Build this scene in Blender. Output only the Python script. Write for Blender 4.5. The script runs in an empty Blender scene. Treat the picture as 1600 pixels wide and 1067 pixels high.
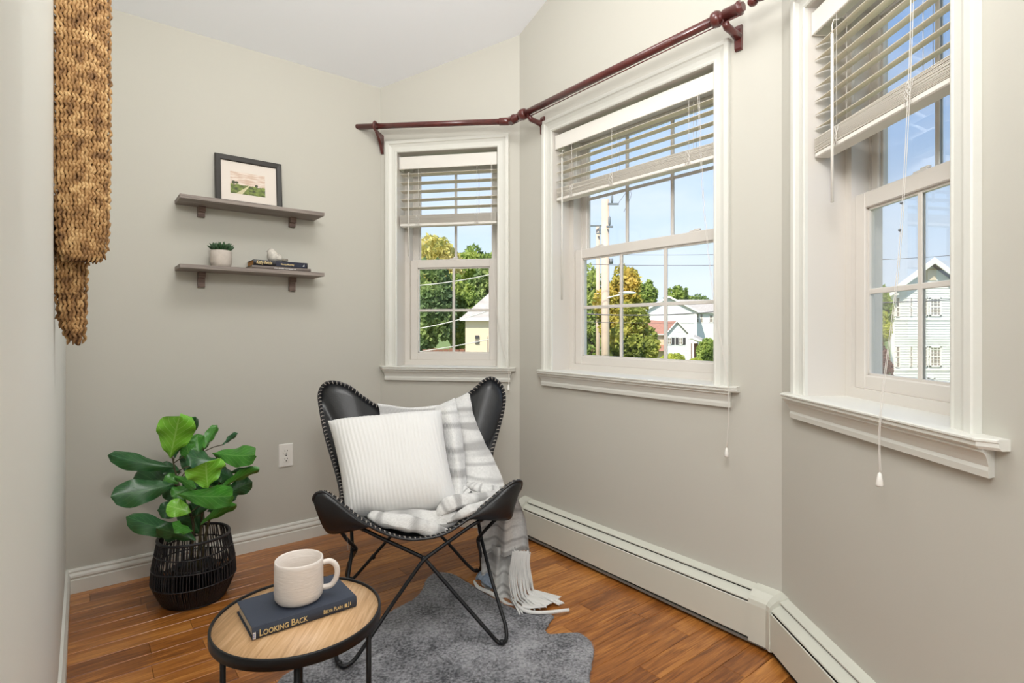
import bpy, math, random
import numpy as np
from mathutils import Vector, Matrix, noise
R = math.radians
random.seed(7); rng = np.random.default_rng(7)
sc = bpy.context.scene
COL = sc.collection

# ------------------------------------------------------------------ camera
H = 1.10                      # eye height; 850 px focal length on a 1600 px wide frame
F = 850.0; CX = 800.0; CY = 515.0
cam = bpy.data.cameras.new('camera'); cam.sensor_width = 36; cam.lens = 36*F/1600
cam.shift_y = -(533.5-CY)/1600; cam.clip_start = 0.01; cam.clip_end = 600
co = bpy.data.objects.new('camera', cam); COL.objects.link(co)
co.location = (0, 0, H); co.rotation_euler = (R(90), 0, 0); sc.camera = co
# ------------------------------------------------------------------ view, world, lights
sc.view_settings.view_transform = 'Standard'; sc.view_settings.look = 'None'
sc.view_settings.exposure = 0.6; sc.view_settings.gamma = 1; sc.view_settings.use_curve_mapping = False
W = bpy.data.worlds.new('sky'); sc.world = W; W.use_nodes = True
nt = W.node_tree; nt.nodes.clear()
wo = nt.nodes.new('ShaderNodeOutputWorld'); bg = nt.nodes.new('ShaderNodeBackground')
tc = nt.nodes.new('ShaderNodeTexCoord'); sep = nt.nodes.new('ShaderNodeSeparateXYZ')
rp = nt.nodes.new('ShaderNodeValToRGB'); els = rp.color_ramp.elements
els[0].position = 0.0; els[0].color = (0.82, 0.89, 0.98, 1)
els[1].position = 1.0; els[1].color = (0.17, 0.36, 0.86, 1)
e = els.new(0.16); e.color = (0.66, 0.80, 0.98, 1)
e = els.new(0.34); e.color = (0.36, 0.57, 0.95, 1)
mp = nt.nodes.new('ShaderNodeMapping'); mp.inputs['Scale'].default_value = (1, 1, 3.2)
nz = nt.nodes.new('ShaderNodeTexNoise'); nz.inputs['Scale'].default_value = 2.4; nz.inputs['Detail'].default_value = 7
cr = nt.nodes.new('ShaderNodeValToRGB'); cr.color_ramp.elements[0].position = .46; cr.color_ramp.elements[1].position = .78
mx = nt.nodes.new('ShaderNodeMixRGB'); mx.inputs[2].default_value = (0.86, 0.91, 1.0, 1)
L = nt.links.new
L(tc.outputs['Generated'], sep.inputs[0]); L(sep.outputs['Z'], rp.inputs[0])
L(tc.outputs['Generated'], mp.inputs[0]); L(mp.outputs[0], nz.inputs[0]); L(nz.outputs[0], cr.inputs[0])
L(cr.outputs[0], mx.inputs[0]); L(rp.outputs[0], mx.inputs[1]); L(mx.outputs[0], bg.inputs[0])
bg.inputs[1].default_value = 0.80; L(bg.outputs[0], wo.inputs[0])

def lamp(name, typ, loc, target, energy, color, **kw):
    l = bpy.data.lights.new(name, typ); l.energy = energy; l.color = color
    for k, v in kw.items(): setattr(l, k, v)
    o = bpy.data.objects.new(name, l); COL.objects.link(o); o.location = loc
    d = Vector(target)-Vector(loc); o.rotation_euler = d.to_track_quat('-Z', 'Y').to_euler()
    return o
lamp('sun', 'SUN', (-20, -30, 40), (0, 0, 0), 4.3, (1.0, .93, .80), angle=R(1.5))
lamp('room_fill', 'AREA', (-1.25, -1.45, 3.3), (-0.4, 2.4, 1.0), 78, (.97, .985, 1.0), shape='RECTANGLE', size=2.4, size_y=1.6)  # unseen area fill added behind the camera to lift the room, no ceiling fixture
lamp('rear_right_fill', 'AREA', (0.55, -1.9, 1.75), (-0.7, 2.2, 1.1), 13, (.95, .975, 1.0), shape='RECTANGLE', size=1.2, size_y=1.5)  # soft fill added at the rear right; no patio opening stands behind it
lamp('upward_fill', 'AREA', (0.10, 0.20, 2.15), (-0.35, 1.9, 2.95), 15, (1.0, .99, .98), shape='DISK', size=.4)  # invented upward fill that brightens the sloping ceiling, not a floor lamp
lamp('nook_fill', 'AREA', (-0.25, 1.45, 2.95), (-0.5, 2.0, 0.0), 13, (1.0, .985, .96), shape='DISK', size=.9)  # extra off-frame fill put above the nook to brighten its back wall

# ------------------------------------------------------------------ mesh helpers
class MB:
    def __init__(s, T=None): s.v = []; s.f = []; s.uv = []; s.T = T; s.hasuv = False; s.smooth = []
    def add(s, vs, fs, uvs=None, smooth=False):
        n = len(s.v)
        for p in vs:
            p = Vector(p); s.v.append(s.T @ p if s.T is not None else p)
        for i, f in enumerate(fs):
            s.f.append([n+k for k in f]); s.smooth.append(smooth)
            if uvs is not None: s.uv.append([uvs[k] for k in f]); s.hasuv = True
            else: s.uv.append([(0, 0)]*len(f))
        return s
    def box(s, a, b, bev=0.0):
        (x0, y0, z0), (x1, y1, z1) = a, b
        if x0 > x1: x0, x1 = x1, x0
        if y0 > y1: y0, y1 = y1, y0
        if z0 > z1: z0, z1 = z1, z0
        if bev <= 0:
            vs = [(x0,y0,z0),(x1,y0,z0),(x1,y1,z0),(x0,y1,z0),(x0,y0,z1),(x1,y0,z1),(x1,y1,z1),(x0,y1,z1)]
            fs = [(3,2,1,0),(4,5,6,7),(0,1,5,4),(1,2,6,5),(2,3,7,6),(3,0,4,7)]
            return s.add(vs, fs)
        c = bev; vs = []; idx = {}
        for i, x in enumerate((x0, x1)):
            for j, y in enumerate((y0, y1)):
                for k, z in enumerate((z0, z1)):
                    sx, sy, sz = (1-2*i), (1-2*j), (1-2*k)
                    idx[i,j,k] = len(vs)
                    vs += [(x, y+sy*c, z+sz*c), (x+sx*c, y, z+sz*c), (x+sx*c, y+sy*c, z)]
        g = lambda i, j, k, a: idx[i,j,k]+a
        fs = []
        for i in (0,1): fs.append([g(i,0,0,0),g(i,1,0,0),g(i,1,1,0),g(i,0,1,0)][::(-1 if i==0 else 1)])
        for j in (0,1): fs.append([g(0,j,0,1),g(1,j,0,1),g(1,j,1,1),g(0,j,1,1)][::(1 if j==0 else -1)])
        for k in (0,1): fs.append([g(0,0,k,2),g(1,0,k,2),g(1,1,k,2),g(0,1,k,2)][::(-1 if k==0 else 1)])
        for j in (0,1):
            for k in (0,1):
                q = [g(0,j,k,1),g(1,j,k,1),g(1,j,k,2),g(0,j,k,2)]; fs.append(q if (j==0)^(k==0) else q[::-1])
        for i in (0,1):
            for k in (0,1):
                q = [g(i,0,k,0),g(i,1,k,0),g(i,1,k,2),g(i,0,k,2)]; fs.append(q[::-1] if (i==0)^(k==0) else q)
        for i in (0,1):
            for j in (0,1):
                q = [g(i,j,0,0),g(i,j,1,0),g(i,j,1,1),g(i,j,0,1)]; fs.append(q if (i==0)^(j==0) else q[::-1])
        for i in (0,1):
            for j in (0,1):
                for k in (0,1):
                    q = [g(i,j,k,0),g(i,j,k,1),g(i,j,k,2)]; fs.append(q if (i+j+k)%2 == 0 else q[::-1])
        return s.add(vs, fs)
    def tube(s, pts, r, n=8, closed=False, cap=True):
        pts = [Vector(p) for p in pts]; m = len(pts)
        rs = r if isinstance(r, (list, tuple)) else [r]*m
        vs = []; prev = None
        for i, p in enumerate(pts):
            if closed: t = pts[(i+1) % m]-pts[i-1]
            else: t = pts[min(i+1, m-1)]-pts[max(i-1, 0)]
            t.normalize()
            if prev is None:
                up = Vector((0,0,1)) if abs(t.z) < .9 else Vector((1,0,0))
                a = t.cross(up).normalized()
            else:
                a = (prev - t*prev.dot(t)).normalized()
            prev = a; b = t.cross(a)
            for k in range(n):
                th = 2*math.pi*k/n; vs.append(p+(a*math.cos(th)+b*math.sin(th))*rs[i])
        fs = []
        for i in range(m if closed else m-1):
            j = (i+1) % m
            for k in range(n):
                l = (k+1) % n; fs.append((i*n+k, i*n+l, j*n+l, j*n+k))
        s.add(vs, fs, smooth=True)
        if cap and not closed:
            base = len(s.v)-len(vs)
            s.f.append([base+k for k in range(n)][::-1]); s.uv.append([(0,0)]*n); s.smooth.append(False)
            s.f.append([base+(m-1)*n+k for k in range(n)]); s.uv.append([(0,0)]*n); s.smooth.append(False)
        return s
    def lathe(s, prof, c, n=32, cap=True):
        vs = []; m = len(prof)
        for (r, z) in prof:
            for k in range(n):
                a = 2*math.pi*k/n; vs.append((c[0]+r*math.cos(a), c[1]+r*math.sin(a), c[2]+z))
        fs = [(i*n+k, i*n+(k+1) % n, (i+1)*n+(k+1) % n, (i+1)*n+k) for i in range(m-1) for k in range(n)]
        if cap: fs += [tuple(range(n))[::-1], tuple((m-1)*n+k for k in range(n))]
        return s.add(vs, fs, smooth=True)
    def grid(s, P, uv=True, smooth=True):
        m = len(P); n = len(P[0]); vs = [p for row in P for p in row]
        uvs = [(j/(n-1), i/(m-1)) for i in range(m) for j in range(n)]
        fs = [(i*n+j, i*n+j+1, (i+1)*n+j+1, (i+1)*n+j) for i in range(m-1) for j in range(n-1)]
        return s.add(vs, fs, uvs if uv else None, smooth)
    def loft(s, secs, cap=True):          # sections = lists of points of equal length, flat shaded
        n = len(secs[0]); vs = [p for q in secs for p in q]
        fs = [(i*n+k, i*n+(k+1) % n, (i+1)*n+(k+1) % n, (i+1)*n+k) for i in range(len(secs)-1) for k in range(n)]
        if cap: fs += [tuple(range(n))[::-1], tuple((len(secs)-1)*n+k for k in range(n))]
        return s.add(vs, fs)
    def ball(s, c, r, nu=12, nv=8, rot=None):
        r = (r, r, r) if not isinstance(r, (tuple, list)) else r
        c = Vector(c); vs = []
        for i in range(nv+1):
            a = math.pi*i/nv
            for k in range(nu):
                b = 2*math.pi*k/nu
                p = Vector((r[0]*math.sin(a)*math.cos(b), r[1]*math.sin(a)*math.sin(b), r[2]*math.cos(a)))
                if rot is not None: p = rot @ p
                vs.append(c+p)
        fs = [(i*nu+k, (i+1)*nu+k, (i+1)*nu+(k+1) % nu, i*nu+(k+1) % nu) for i in range(nv) for k in range(nu)]
        return s.add(vs, fs, smooth=True)

def root_of(o):
    while o.parent: o = o.parent
    return o
def build(name, mb, mat, parent=None, at=None):
    me = bpy.data.meshes.new(name)
    if parent is not None: M = root_of(parent)['_m']; inv = Matrix([M[0:4], M[4:8], M[8:12], M[12:16]]).inverted()
    elif at is not None: inv = Matrix.Translation(at).inverted()
    else: inv = Matrix.Identity(4)
    me.from_pydata([tuple(inv @ v) for v in mb.v], [], mb.f)
    me.polygons.foreach_set('use_smooth', mb.smooth)
    if mb.hasuv:
        l = me.uv_layers.new(name='UVMap'); flat = [c for f in mb.uv for p in f for c in p]
        l.data.foreach_set('uv', flat)
    me.materials.append(mat); me.validate(); me.update()
    o = bpy.data.objects.new(name, me); COL.objects.link(o)
    if parent is not None: o.parent = parent
    elif at is not None: o.location = at
    if parent is None:
        M = Matrix.Translation(at) if at is not None else Matrix.Identity(4)
        o['_m'] = [c for row in M for c in row]
    return o
def empty(name, M, label=None, cat=None, group=None, kind=None):
    o = bpy.data.objects.new(name, None); COL.objects.link(o); o.empty_display_size = .05
    if not isinstance(M, Matrix): M = Matrix.Translation(M)
    o.matrix_world = M; o['_m'] = [c for row in M for c in row]
    return tag(o, label, cat, group, kind)
def tag(o, label=None, cat=None, group=None, kind=None):
    if label: o['label'] = label
    if cat: o['category'] = cat
    if group: o['group'] = group
    if kind: o['kind'] = kind
    return o
def catmull(pts, n, closed=False):
    pts = [Vector(p) for p in pts]; m = len(pts); out = []
    segs = m if closed else m-1
    for i in range(segs):
        if closed: p0, p1, p2, p3 = pts[i-1], pts[i], pts[(i+1) % m], pts[(i+2) % m]
        else: p0, p1, p2, p3 = pts[max(i-1,0)], pts[i], pts[i+1], pts[min(i+2,m-1)]
        for k in range(n):
            t = k/n; out.append(.5*((2*p1)+(-p0+p2)*t+(2*p0-5*p1+4*p2-p3)*t*t+(-p0+3*p1-3*p2+p3)*t**3))
    if not closed: out.append(pts[-1])
    return out
def at(px, py, Y): return Vector(((px-CX)/F*Y, Y, H-(py-CY)/F*Y))

# ------------------------------------------------------------------ materials
def new_mat(name):
    m = bpy.data.materials.new(name); m.use_nodes = True
    return m, m.node_tree, m.node_tree.nodes['Principled BSDF']
def lin(c): return tuple(((x/255)/12.92 if x/255 <= .04045 else ((x/255+.055)/1.055)**2.4) for x in c)+(1,)
def mat(name, rgb, rough=.5, metal=0, bump=0, bscale=200, spec=.5, var=0, vscale=6, coat=0, sheen=0, stretch=None):
    m, t, b = new_mat(name); c = lin(rgb)
    b.inputs['Base Color'].default_value = c; b.inputs['Roughness'].default_value = rough
    b.inputs['Metallic'].default_value = metal; b.inputs['Specular IOR Level'].default_value = spec
    b.inputs['Coat Weight'].default_value = coat; b.inputs['Sheen Weight'].default_value = sheen
    if bump or var:
        tc = t.nodes.new('ShaderNodeTexCoord'); src = tc.outputs['Object']
        if stretch:
            mp = t.nodes.new('ShaderNodeMapping'); mp.inputs['Scale'].default_value = stretch
            t.links.new(src, mp.inputs[0]); src = mp.outputs[0]
    if bump:
        n = t.nodes.new('ShaderNodeTexNoise'); n.inputs['Scale'].default_value = bscale; n.inputs['Detail'].default_value = 4
        bp = t.nodes.new('ShaderNodeBump'); bp.inputs['Strength'].default_value = bump; bp.inputs['Distance'].default_value = .002
        t.links.new(src, n.inputs[0]); t.links.new(n.outputs[0], bp.inputs['Height']); t.links.new(bp.outputs[0], b.inputs['Normal'])
    if var:
        n = t.nodes.new('ShaderNodeTexNoise'); n.inputs['Scale'].default_value = vscale; n.inputs['Detail'].default_value = 5
        r = t.nodes.new('ShaderNodeValToRGB'); r.color_ramp.elements[0].position = .3; r.color_ramp.elements[1].position = .7
        r.color_ramp.elements[0].color = tuple(max(0, x*(1-var)) for x in c[:3])+(1,)
        r.color_ramp.elements[1].color = tuple(min(1, x*(1+var)) for x in c[:3])+(1,)
        t.links.new(src, n.inputs[0]); t.links.new(n.outputs[0], r.inputs[0]); t.links.new(r.outputs[0], b.inputs['Base Color'])
    return m
def wood(name, dark, mid, light, rough=.3, sc_=(1.5, 22, 22), per_obj=True, coat=0, axis_scale=1, obj_amt=.5):
    m, t, b = new_mat(name); N = t.nodes.new; l = t.links.new
    tc = N('ShaderNodeTexCoord'); oi = N('ShaderNodeObjectInfo'); mp = N('ShaderNodeMapping'); mp.inputs['Scale'].default_value = sc_
    ad = N('ShaderNodeVectorMath'); ad.operation = 'MULTIPLY_ADD'
    cb = N('ShaderNodeCombineXYZ'); l(oi.outputs['Random'], cb.inputs[0]); l(oi.outputs['Random'], cb.inputs[1])
    l(cb.outputs[0], ad.inputs[0]); ad.inputs[1].default_value = (37, 91, 0); l(tc.outputs['Object'], ad.inputs[2])
    l(ad.outputs[0], mp.inputs[0])
    n = N('ShaderNodeTexNoise'); n.inputs['Scale'].default_value = 3*axis_scale; n.inputs['Detail'].default_value = 8; n.inputs['Distortion'].default_value = 1.3
    l(mp.outputs[0], n.inputs[0])
    n2 = N('ShaderNodeTexNoise'); n2.inputs['Scale'].default_value = 14*axis_scale; n2.inputs['Detail'].default_value = 3; l(mp.outputs[0], n2.inputs[0])
    r = N('ShaderNodeValToRGB'); e = r.color_ramp.elements
    e[0].position = .25; e[0].color = lin(dark); e[1].position = .78; e[1].color = lin(light)
    k = e.new(.5); k.color = lin(mid)
    a = N('ShaderNodeMath'); a.operation = 'MULTIPLY_ADD'; a.inputs[1].default_value = .25
    l(n2.outputs[0], a.inputs[0]); l(n.outputs[0], a.inputs[2])
    s_ = N('ShaderNodeMath'); s_.operation = 'MULTIPLY_ADD'; s_.inputs[1].default_value = obj_amt if per_obj else 0
    l(oi.outputs['Random'], s_.inputs[0]); l(a.outputs[0], s_.inputs[2])
    s2 = N('ShaderNodeMath'); s2.operation = 'SUBTRACT'; s2.inputs[1].default_value = .125+(.5*obj_amt if per_obj else 0)
    l(s_.outputs[0], s2.inputs[0]); l(s2.outputs[0], r.inputs[0]); l(r.outputs[0], b.inputs['Base Color'])
    b.inputs['Roughness'].default_value = rough; b.inputs['Coat Weight'].default_value = coat; b.inputs['Coat Roughness'].default_value = .16
    bp = N('ShaderNodeBump'); bp.inputs['Strength'].default_value = .12; bp.inputs['Distance'].default_value = .001
    l(n2.outputs[0], bp.inputs['Height']); l(bp.outputs[0], b.inputs['Normal'])
    return m
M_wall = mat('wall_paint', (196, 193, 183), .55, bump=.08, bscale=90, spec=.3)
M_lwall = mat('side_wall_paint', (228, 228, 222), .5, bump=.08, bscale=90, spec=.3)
M_ceil = mat('ceiling_paint', (246, 248, 252), .8)
M_trim = mat('trim_paint', (221, 220, 212), .38, bump=.03, bscale=60)
M_vinyl = mat('white_vinyl', (216, 210, 202), .4)
M_blind = mat('blind_slat_white', (232, 228, 220), .45)
def translucent(m, k):
    t = m.node_tree; b = t.nodes['Principled BSDF']; tl = t.nodes.new('ShaderNodeBsdfTranslucent'); tl.inputs[0].default_value = lin((255, 236, 200))
    ms = t.nodes.new('ShaderNodeMixShader'); ms.inputs[0].default_value = k; t.links.new(b.outputs[0], ms.inputs[1]); t.links.new(tl.outputs[0], ms.inputs[2]); t.links.new(ms.outputs[0], t.nodes['Material Output'].inputs[0])
    return m
M_slat = translucent(mat('translucent_slat', (226, 222, 213), .45), .22)
M_stack = mat('blind_stack_grey', (205, 200, 190), .5)
M_cord = mat('cord_white', (225, 220, 212), .7)
M_rod = mat('rod_mahogany', (88, 38, 34), .28, var=.25, vscale=30, coat=.4)
M_floorbase = mat('subfloor', (50, 28, 12), .8)
M_plank = wood('oak_floor', (118, 66, 26), (166, 102, 44), (208, 142, 72), rough=.3, coat=.35, obj_amt=.34)
M_shelf = wood('weathered_grey_wood', (108, 98, 92), (140, 129, 122), (164, 154, 145), rough=.6, sc_=(1.2, 26, 26), per_obj=False)
M_bracket = wood('bracket_brown_wood', (80, 62, 55), (112, 90, 80), (150, 135, 125), rough=.6, per_obj=False)
M_black = mat('black_metal', (22, 23, 26), .42, metal=.3)
M_leather = mat('black_leather', (22, 23, 26), .34, bump=.25, bscale=140, spec=.6, var=.25, vscale=9)
M_lace_w = mat('lace_pale', (178, 170, 162), .6)
M_lace_b = mat('lace_dark', (26, 25, 27), .5)
M_heater = mat('heater_enamel', (210, 210, 198), .4)
M_dark = mat('heater_inside', (20, 19, 18), .8)
M_plate = mat('outlet_plastic', (236, 233, 226), .35)
M_slot = mat('outlet_slot', (60, 52, 45), .6)
M_ceramic = mat('mug_glaze', (238, 229, 221), .35, bump=.4, bscale=40, var=.04, vscale=60, stretch=(1, 1, 6))
M_navy = mat('navy_cloth', (52, 60, 76), .6, bump=.3, bscale=500)
M_paper = mat('page_edges', (214, 202, 180), .8, bump=.6, bscale=300, stretch=(1, 1, 30))
M_gold = mat('gilt_lettering', (226, 202, 146), .45)
M_white = mat('white_lettering', (228, 226, 222), .5)
M_bookblack = mat('black_cover', (22, 22, 30), .35)
M_booknavy = mat('dark_blue_cover', (26, 30, 52), .4)
M_bookgrey = mat('grey_cover', (108, 98, 92), .5)
M_tan = mat('tan_page_edges', (196, 138, 72), .8, bump=.5, bscale=300, stretch=(1, 1, 30))
M_frame = mat('frame_black', (38, 34, 29), .45)
M_mat = mat('picture_mount', (226, 216, 206), .7)
M_bird = mat('bird_ceramic', (206, 200, 190), .5, var=.22, vscale=70)
M_birdgrey = mat('bird_wash_grey', (140, 132, 120), .55)
M_pot = mat('concrete_pot', (198, 188, 178), .75, var=.12, vscale=25, bump=.4, bscale=80)
M_succ = mat('succulent_green', (52, 82, 50), .5, var=.3, vscale=60)
M_soil = mat('soil', (40, 30, 22), .95, bump=1, bscale=120)
M_basket = mat('black_cord', (30, 30, 34), .42, bump=.5, bscale=400)
M_stem = mat('plant_stem', (74, 68, 44), .7, var=.3, vscale=50)
M_grass = mat('lawn', (112, 128, 62), .9, var=.3, vscale=.6)
M_siding = mat('house_siding', (226, 226, 224), .7)
M_sidingc = mat('cream_siding', (222, 202, 174), .8)
M_roofg = mat('grey_shingle', (176, 168, 160), .9, var=.15, vscale=5)
M_roofr = mat('red_brown_shingle', (168, 122, 104), .9, var=.12, vscale=5)
M_hglass = mat('house_window_glass', (150, 140, 130), .2)
M_htrim = mat('house_trim', (246, 243, 238), .6)
M_shut = mat('dark_shutter', (70, 66, 66), .7)
M_brick = mat('porch_brick', (132, 92, 76), .9)
M_pole = mat('pole_wood', (208, 186, 166), .85, var=.08, vscale=4)
M_wire = mat('wire_grey', (110, 105, 105), .6)
M_wirel = mat('wire_pale', (205, 200, 190), .6)
M_trunk = mat('bark', (90, 72, 55), .9)
M_insul = mat('insulator_grey', (120, 125, 130), .5)

def glass():
    m, t, b = new_mat('window_glass'); t.nodes.remove(b)
    o = t.nodes['Material Output']; tr = t.nodes.new('ShaderNodeBsdfTransparent'); g = t.nodes.new('ShaderNodeBsdfGlossy')
    tr.inputs[0].default_value = (.97, .98, .98, 1); g.inputs['Roughness'].default_value = .02
    fr = t.nodes.new('ShaderNodeFresnel'); fr.inputs[0].default_value = 1.35
    mu = t.nodes.new('ShaderNodeMath'); mu.operation = 'MULTIPLY'; mu.inputs[1].default_value = .35
    mxs = t.nodes.new('ShaderNodeMixShader'); t.links.new(fr.outputs[0], mu.inputs[0]); t.links.new(mu.outputs[0], mxs.inputs[0])
    t.links.new(tr.outputs[0], mxs.inputs[1]); t.links.new(g.outputs[0], mxs.inputs[2]); t.links.new(mxs.outputs[0], o.inputs[0])
    return m
M_glass = glass()
def foliage(name, c1, c2, c3, scale=.8, transl=.35):
    m, t, b = new_mat(name); N = t.nodes.new
    tc = N('ShaderNodeTexCoord'); n = N('ShaderNodeTexNoise'); n.inputs['Scale'].default_value = scale; n.inputs['Detail'].default_value = 6
    r = N('ShaderNodeValToRGB'); e = r.color_ramp.elements; e[0].position = .34; e[0].color = lin(c1); e[1].position = .68; e[1].color = lin(c3)
    k = e.new(.5); k.color = lin(c2)
    t.links.new(tc.outputs['Object'], n.inputs[0]); t.links.new(n.outputs[0], r.inputs[0]); t.links.new(r.outputs[0], b.inputs['Base Color'])
    b.inputs['Roughness'].default_value = .7
    tl = N('ShaderNodeBsdfTranslucent'); t.links.new(r.outputs[0], tl.inputs[0]); ms = N('ShaderNodeMixShader'); ms.inputs[0].default_value = transl
    t.links.new(b.outputs[0], ms.inputs[1]); t.links.new(tl.outputs[0], ms.inputs[2]); t.links.new(ms.outputs[0], t.nodes['Material Output'].inputs[0])
    return m
M_fol_green = foliage('foliage_green', (96, 118, 58), (150, 170, 84), (204, 212, 116))
M_fol_yel = foliage('foliage_autumn', (132, 140, 68), (188, 178, 80), (226, 194, 96))
M_fol_mix = foliage('foliage_turning', (96, 112, 58), (160, 166, 78), (222, 198, 92))
M_fol_dark = foliage('foliage_evergreen', (84, 108, 72), (122, 146, 90), (172, 186, 106))
M_fol_pale = foliage('foliage_pale', (170, 176, 96), (214, 204, 122), (236, 220, 146))
M_fol_red = foliage('foliage_red_brown', (96, 62, 54), (130, 84, 72), (160, 110, 92))
M_fol_lime = foliage('foliage_lime', (150, 160, 60), (190, 194, 80), (214, 214, 100))

# ------------------------------------------------------------------ room frame
B = Vector((-.755, 3.130, 0)); d1 = Vector((.985, -.174, 0)).normalized(); Cc = B+d1*.809
d2 = Vector((.62, -.785, 0)).normalized(); D = Cc+d2*1.428
d3 = Vector((.012, -1, 0)).normalized()
u = Vector((.785, .62, 0)).normalized(); v = Vector((.62, -.785, 0)).normalized()
A = B-u*1.402
E = D+d3*4.6
P1 = A+v*2.62; P2 = P1-u*2.4; P3 = P2+v*3.4
def ceil_z(p): return 2.49+.38*min(max((Vector((p[0], p[1], 0))-B).dot(v), 0), 3.0)
def wall_T(o, d): # local: x right along wall, y outward, z up
    n = Vector((-d.y, d.x, 0)); return Matrix(((d.x, n.x, 0, o.x), (d.y, n.y, 0, o.y), (0, 0, 1, 0), (0, 0, 0, 1)))
TW = {1: wall_T(B, d1), 2: wall_T(Cc, d2), 3: wall_T(D, d3), 0: wall_T(A, u)}
LEN = {1: .809, 2: 1.428, 3: 4.6, 0: 1.402}
# openings t0, t1, z0, z1
OPEN = {1: (.101, .686, .893, 2.11), 2: (.271, 1.176, .893, 2.11), 3: (.162, .719, .893, 2.11)}

def ridge_breaks(a, b):
    ts = [0, 1]
    da = (a-B).dot(v); db = (b-B).dot(v)
    if (da-3)*(db-3) < 0: ts.append((3-da)/(db-da))
    return sorted(ts)
def plain_wall(name, a, b, m):
    mb = MB()
    ts = ridge_breaks(a, b)
    for i in range(len(ts)-1):
        p = a.lerp(b, ts[i]); q = a.lerp(b, ts[i+1])
        mb.add([(p.x,p.y,0),(q.x,q.y,0),(q.x,q.y,ceil_z(q)),(p.x,p.y,ceil_z(p))], [(0,1,2,3)])
    return tag(build(name, mb, m), kind='structure')
def window_wall(name, k):
    T = TW[k]; t0, t1, z0, z1 = OPEN[k]; Lw = LEN[k]; mb = MB(T)
    def cz(t): return ceil_z(T @ Vector((t, 0, 0)))
    brk = [0, t0, t1]
    a, b = T @ Vector((0,0,0)), T @ Vector((Lw,0,0)); da, db = (a-B).dot(v), (b-B).dot(v)
    if (da-3)*(db-3) < 0: brk.append((3-da)/(db-da)*Lw)
    brk = sorted(brk+[Lw])
    for i in range(len(brk)-1):
        x0, x1 = brk[i], brk[i+1]
        if x0 >= t0-1e-6 and x1 <= t1+1e-6:
            mb.add([(x0,0,0),(x1,0,0),(x1,0,z0-.02),(x0,0,z0-.02)], [(0,1,2,3)])
            mb.add([(x0,0,z1),(x1,0,z1),(x1,0,cz(x1)),(x0,0,cz(x0))], [(0,1,2,3)])
        else: mb.add([(x0,0,0),(x1,0,0),(x1,0,cz(x1)),(x0,0,cz(x0))], [(0,1,2,3)])
    return tag(build(name, mb, M_wall), kind='structure')
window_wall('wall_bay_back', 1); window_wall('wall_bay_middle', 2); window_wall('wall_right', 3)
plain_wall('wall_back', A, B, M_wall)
plain_wall('wall_left', P1, A, M_lwall)
plain_wall('wall_side_room', P2, P1, M_lwall); plain_wall('wall_far_left', P3, P2, M_lwall); plain_wall('wall_rear', E, P3, M_wall)
poly = [A, B, Cc, D, E, P3, P2, P1]
mb = MB()
# ceiling: sloping part + flat part, clipped to the room outline
def clip(poly, sgn):
    out = []
    for i, p in enumerate(poly):
        q = poly[(i+1) % len(poly)]; dp = ((p-B).dot(v)-3)*sgn; dq = ((q-B).dot(v)-3)*sgn
        if dp <= 0: out.append(p)
        if dp*dq < 0: out.append(p.lerp(q, dp/(dp-dq)))
    return out
for sg in (1, -1):
    pl = clip(poly, sg); mb.add([(p.x, p.y, ceil_z(p)) for p in pl], [tuple(range(len(pl)))])
tag(build('ceiling', mb, M_ceil), kind='structure')
mb = MB(); mb.add([(p.x, p.y, -.016) for p in poly], [tuple(range(len(poly)))[::-1]])
floor = tag(build('floor', mb, M_floorbase), kind='structure')
# left wall: bulged casing strip close to the camera
Tl = wall_T(P1, -v)
mb = MB(Tl); mb.loft([[(0, 0, z), (0, -.007, z), (.43, -.007, z), (.455, -.003, z), (.47, 0, z)] for z in (.0, 2.9)])
tag(build('trim_1', mb, M_lwall), kind='structure')

# floor planks
def poly_interval(vv):
    xs = []
    for i, p in enumerate(poly):
        q = poly[(i+1) % len(poly)]; a, b = (p-B).dot(v), (q-B).dot(v)
        if (a-vv)*(b-vv) < 0: t = (vv-a)/(b-a); xs.append((p.lerp(q, t)-B).dot(u))
    return (min(xs), max(xs)) if xs else None
PW = .0825; nrow = 0; cnt = 0
TP = Matrix(((u.x, v.x, 0, B.x), (u.y, v.y, 0, B.y), (0, 0, 1, 0), (0, 0, 0, 1)))
TPr = Matrix(((u.x, -v.x, 0, 0), (u.y, -v.y, 0, 0), (0, 0, 1, 0), (0, 0, 0, 1)))
r_ = -1
rr = random.Random(3)
while True:
    r_ += 1; vv = r_*PW - .36
    if vv > 3.2: break
    iv = [poly_interval(vv+.002), poly_interval(vv+PW-.002)]; iv = [x for x in iv if x]
    if not iv: continue
    lo = min(x[0] for x in iv); hi = max(x[1] for x in iv)
    if vv > 2.5: lo = max(lo, -2.2)
    x = lo - rr.uniform(0, .5)
    while x < hi:
        ln = rr.uniform(.35, 1.0); a, b = max(x, lo), min(x+ln, hi); x += ln
        if b-a < .02: continue
        if hi-b < .08: b = hi; x = hi+1
        mb = MB(); h = (b-a)/2
        mb.box((-h+.0005, -PW/2+.0005, -.014), (h-.0005, PW/2-.0005, 0), .0009)
        o = build('plank', mb, M_plank); del o['_m']
        c = B+u*((a+b)/2)+v*(vv+PW/2); o.parent = floor
        o.location = (c.x, c.y, 0); o.rotation_euler = (0, 0, math.atan2(u.y, u.x)); cnt += 1
print('planks', cnt)
mb = MB(); far = [p for p in poly]
pl = []
for i, p in enumerate(poly):
    q = poly[(i+1) % len(poly)]; dp = 3.2-(p-B).dot(v); dq = 3.2-(q-B).dot(v)
    if dp <= 0: pl.append(p)
    if dp*dq < 0: pl.append(p.lerp(q, dp/(dp-dq)))
mb.add([(p.x, p.y, 0) for p in pl], [tuple(range(len(pl)))])
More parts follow.
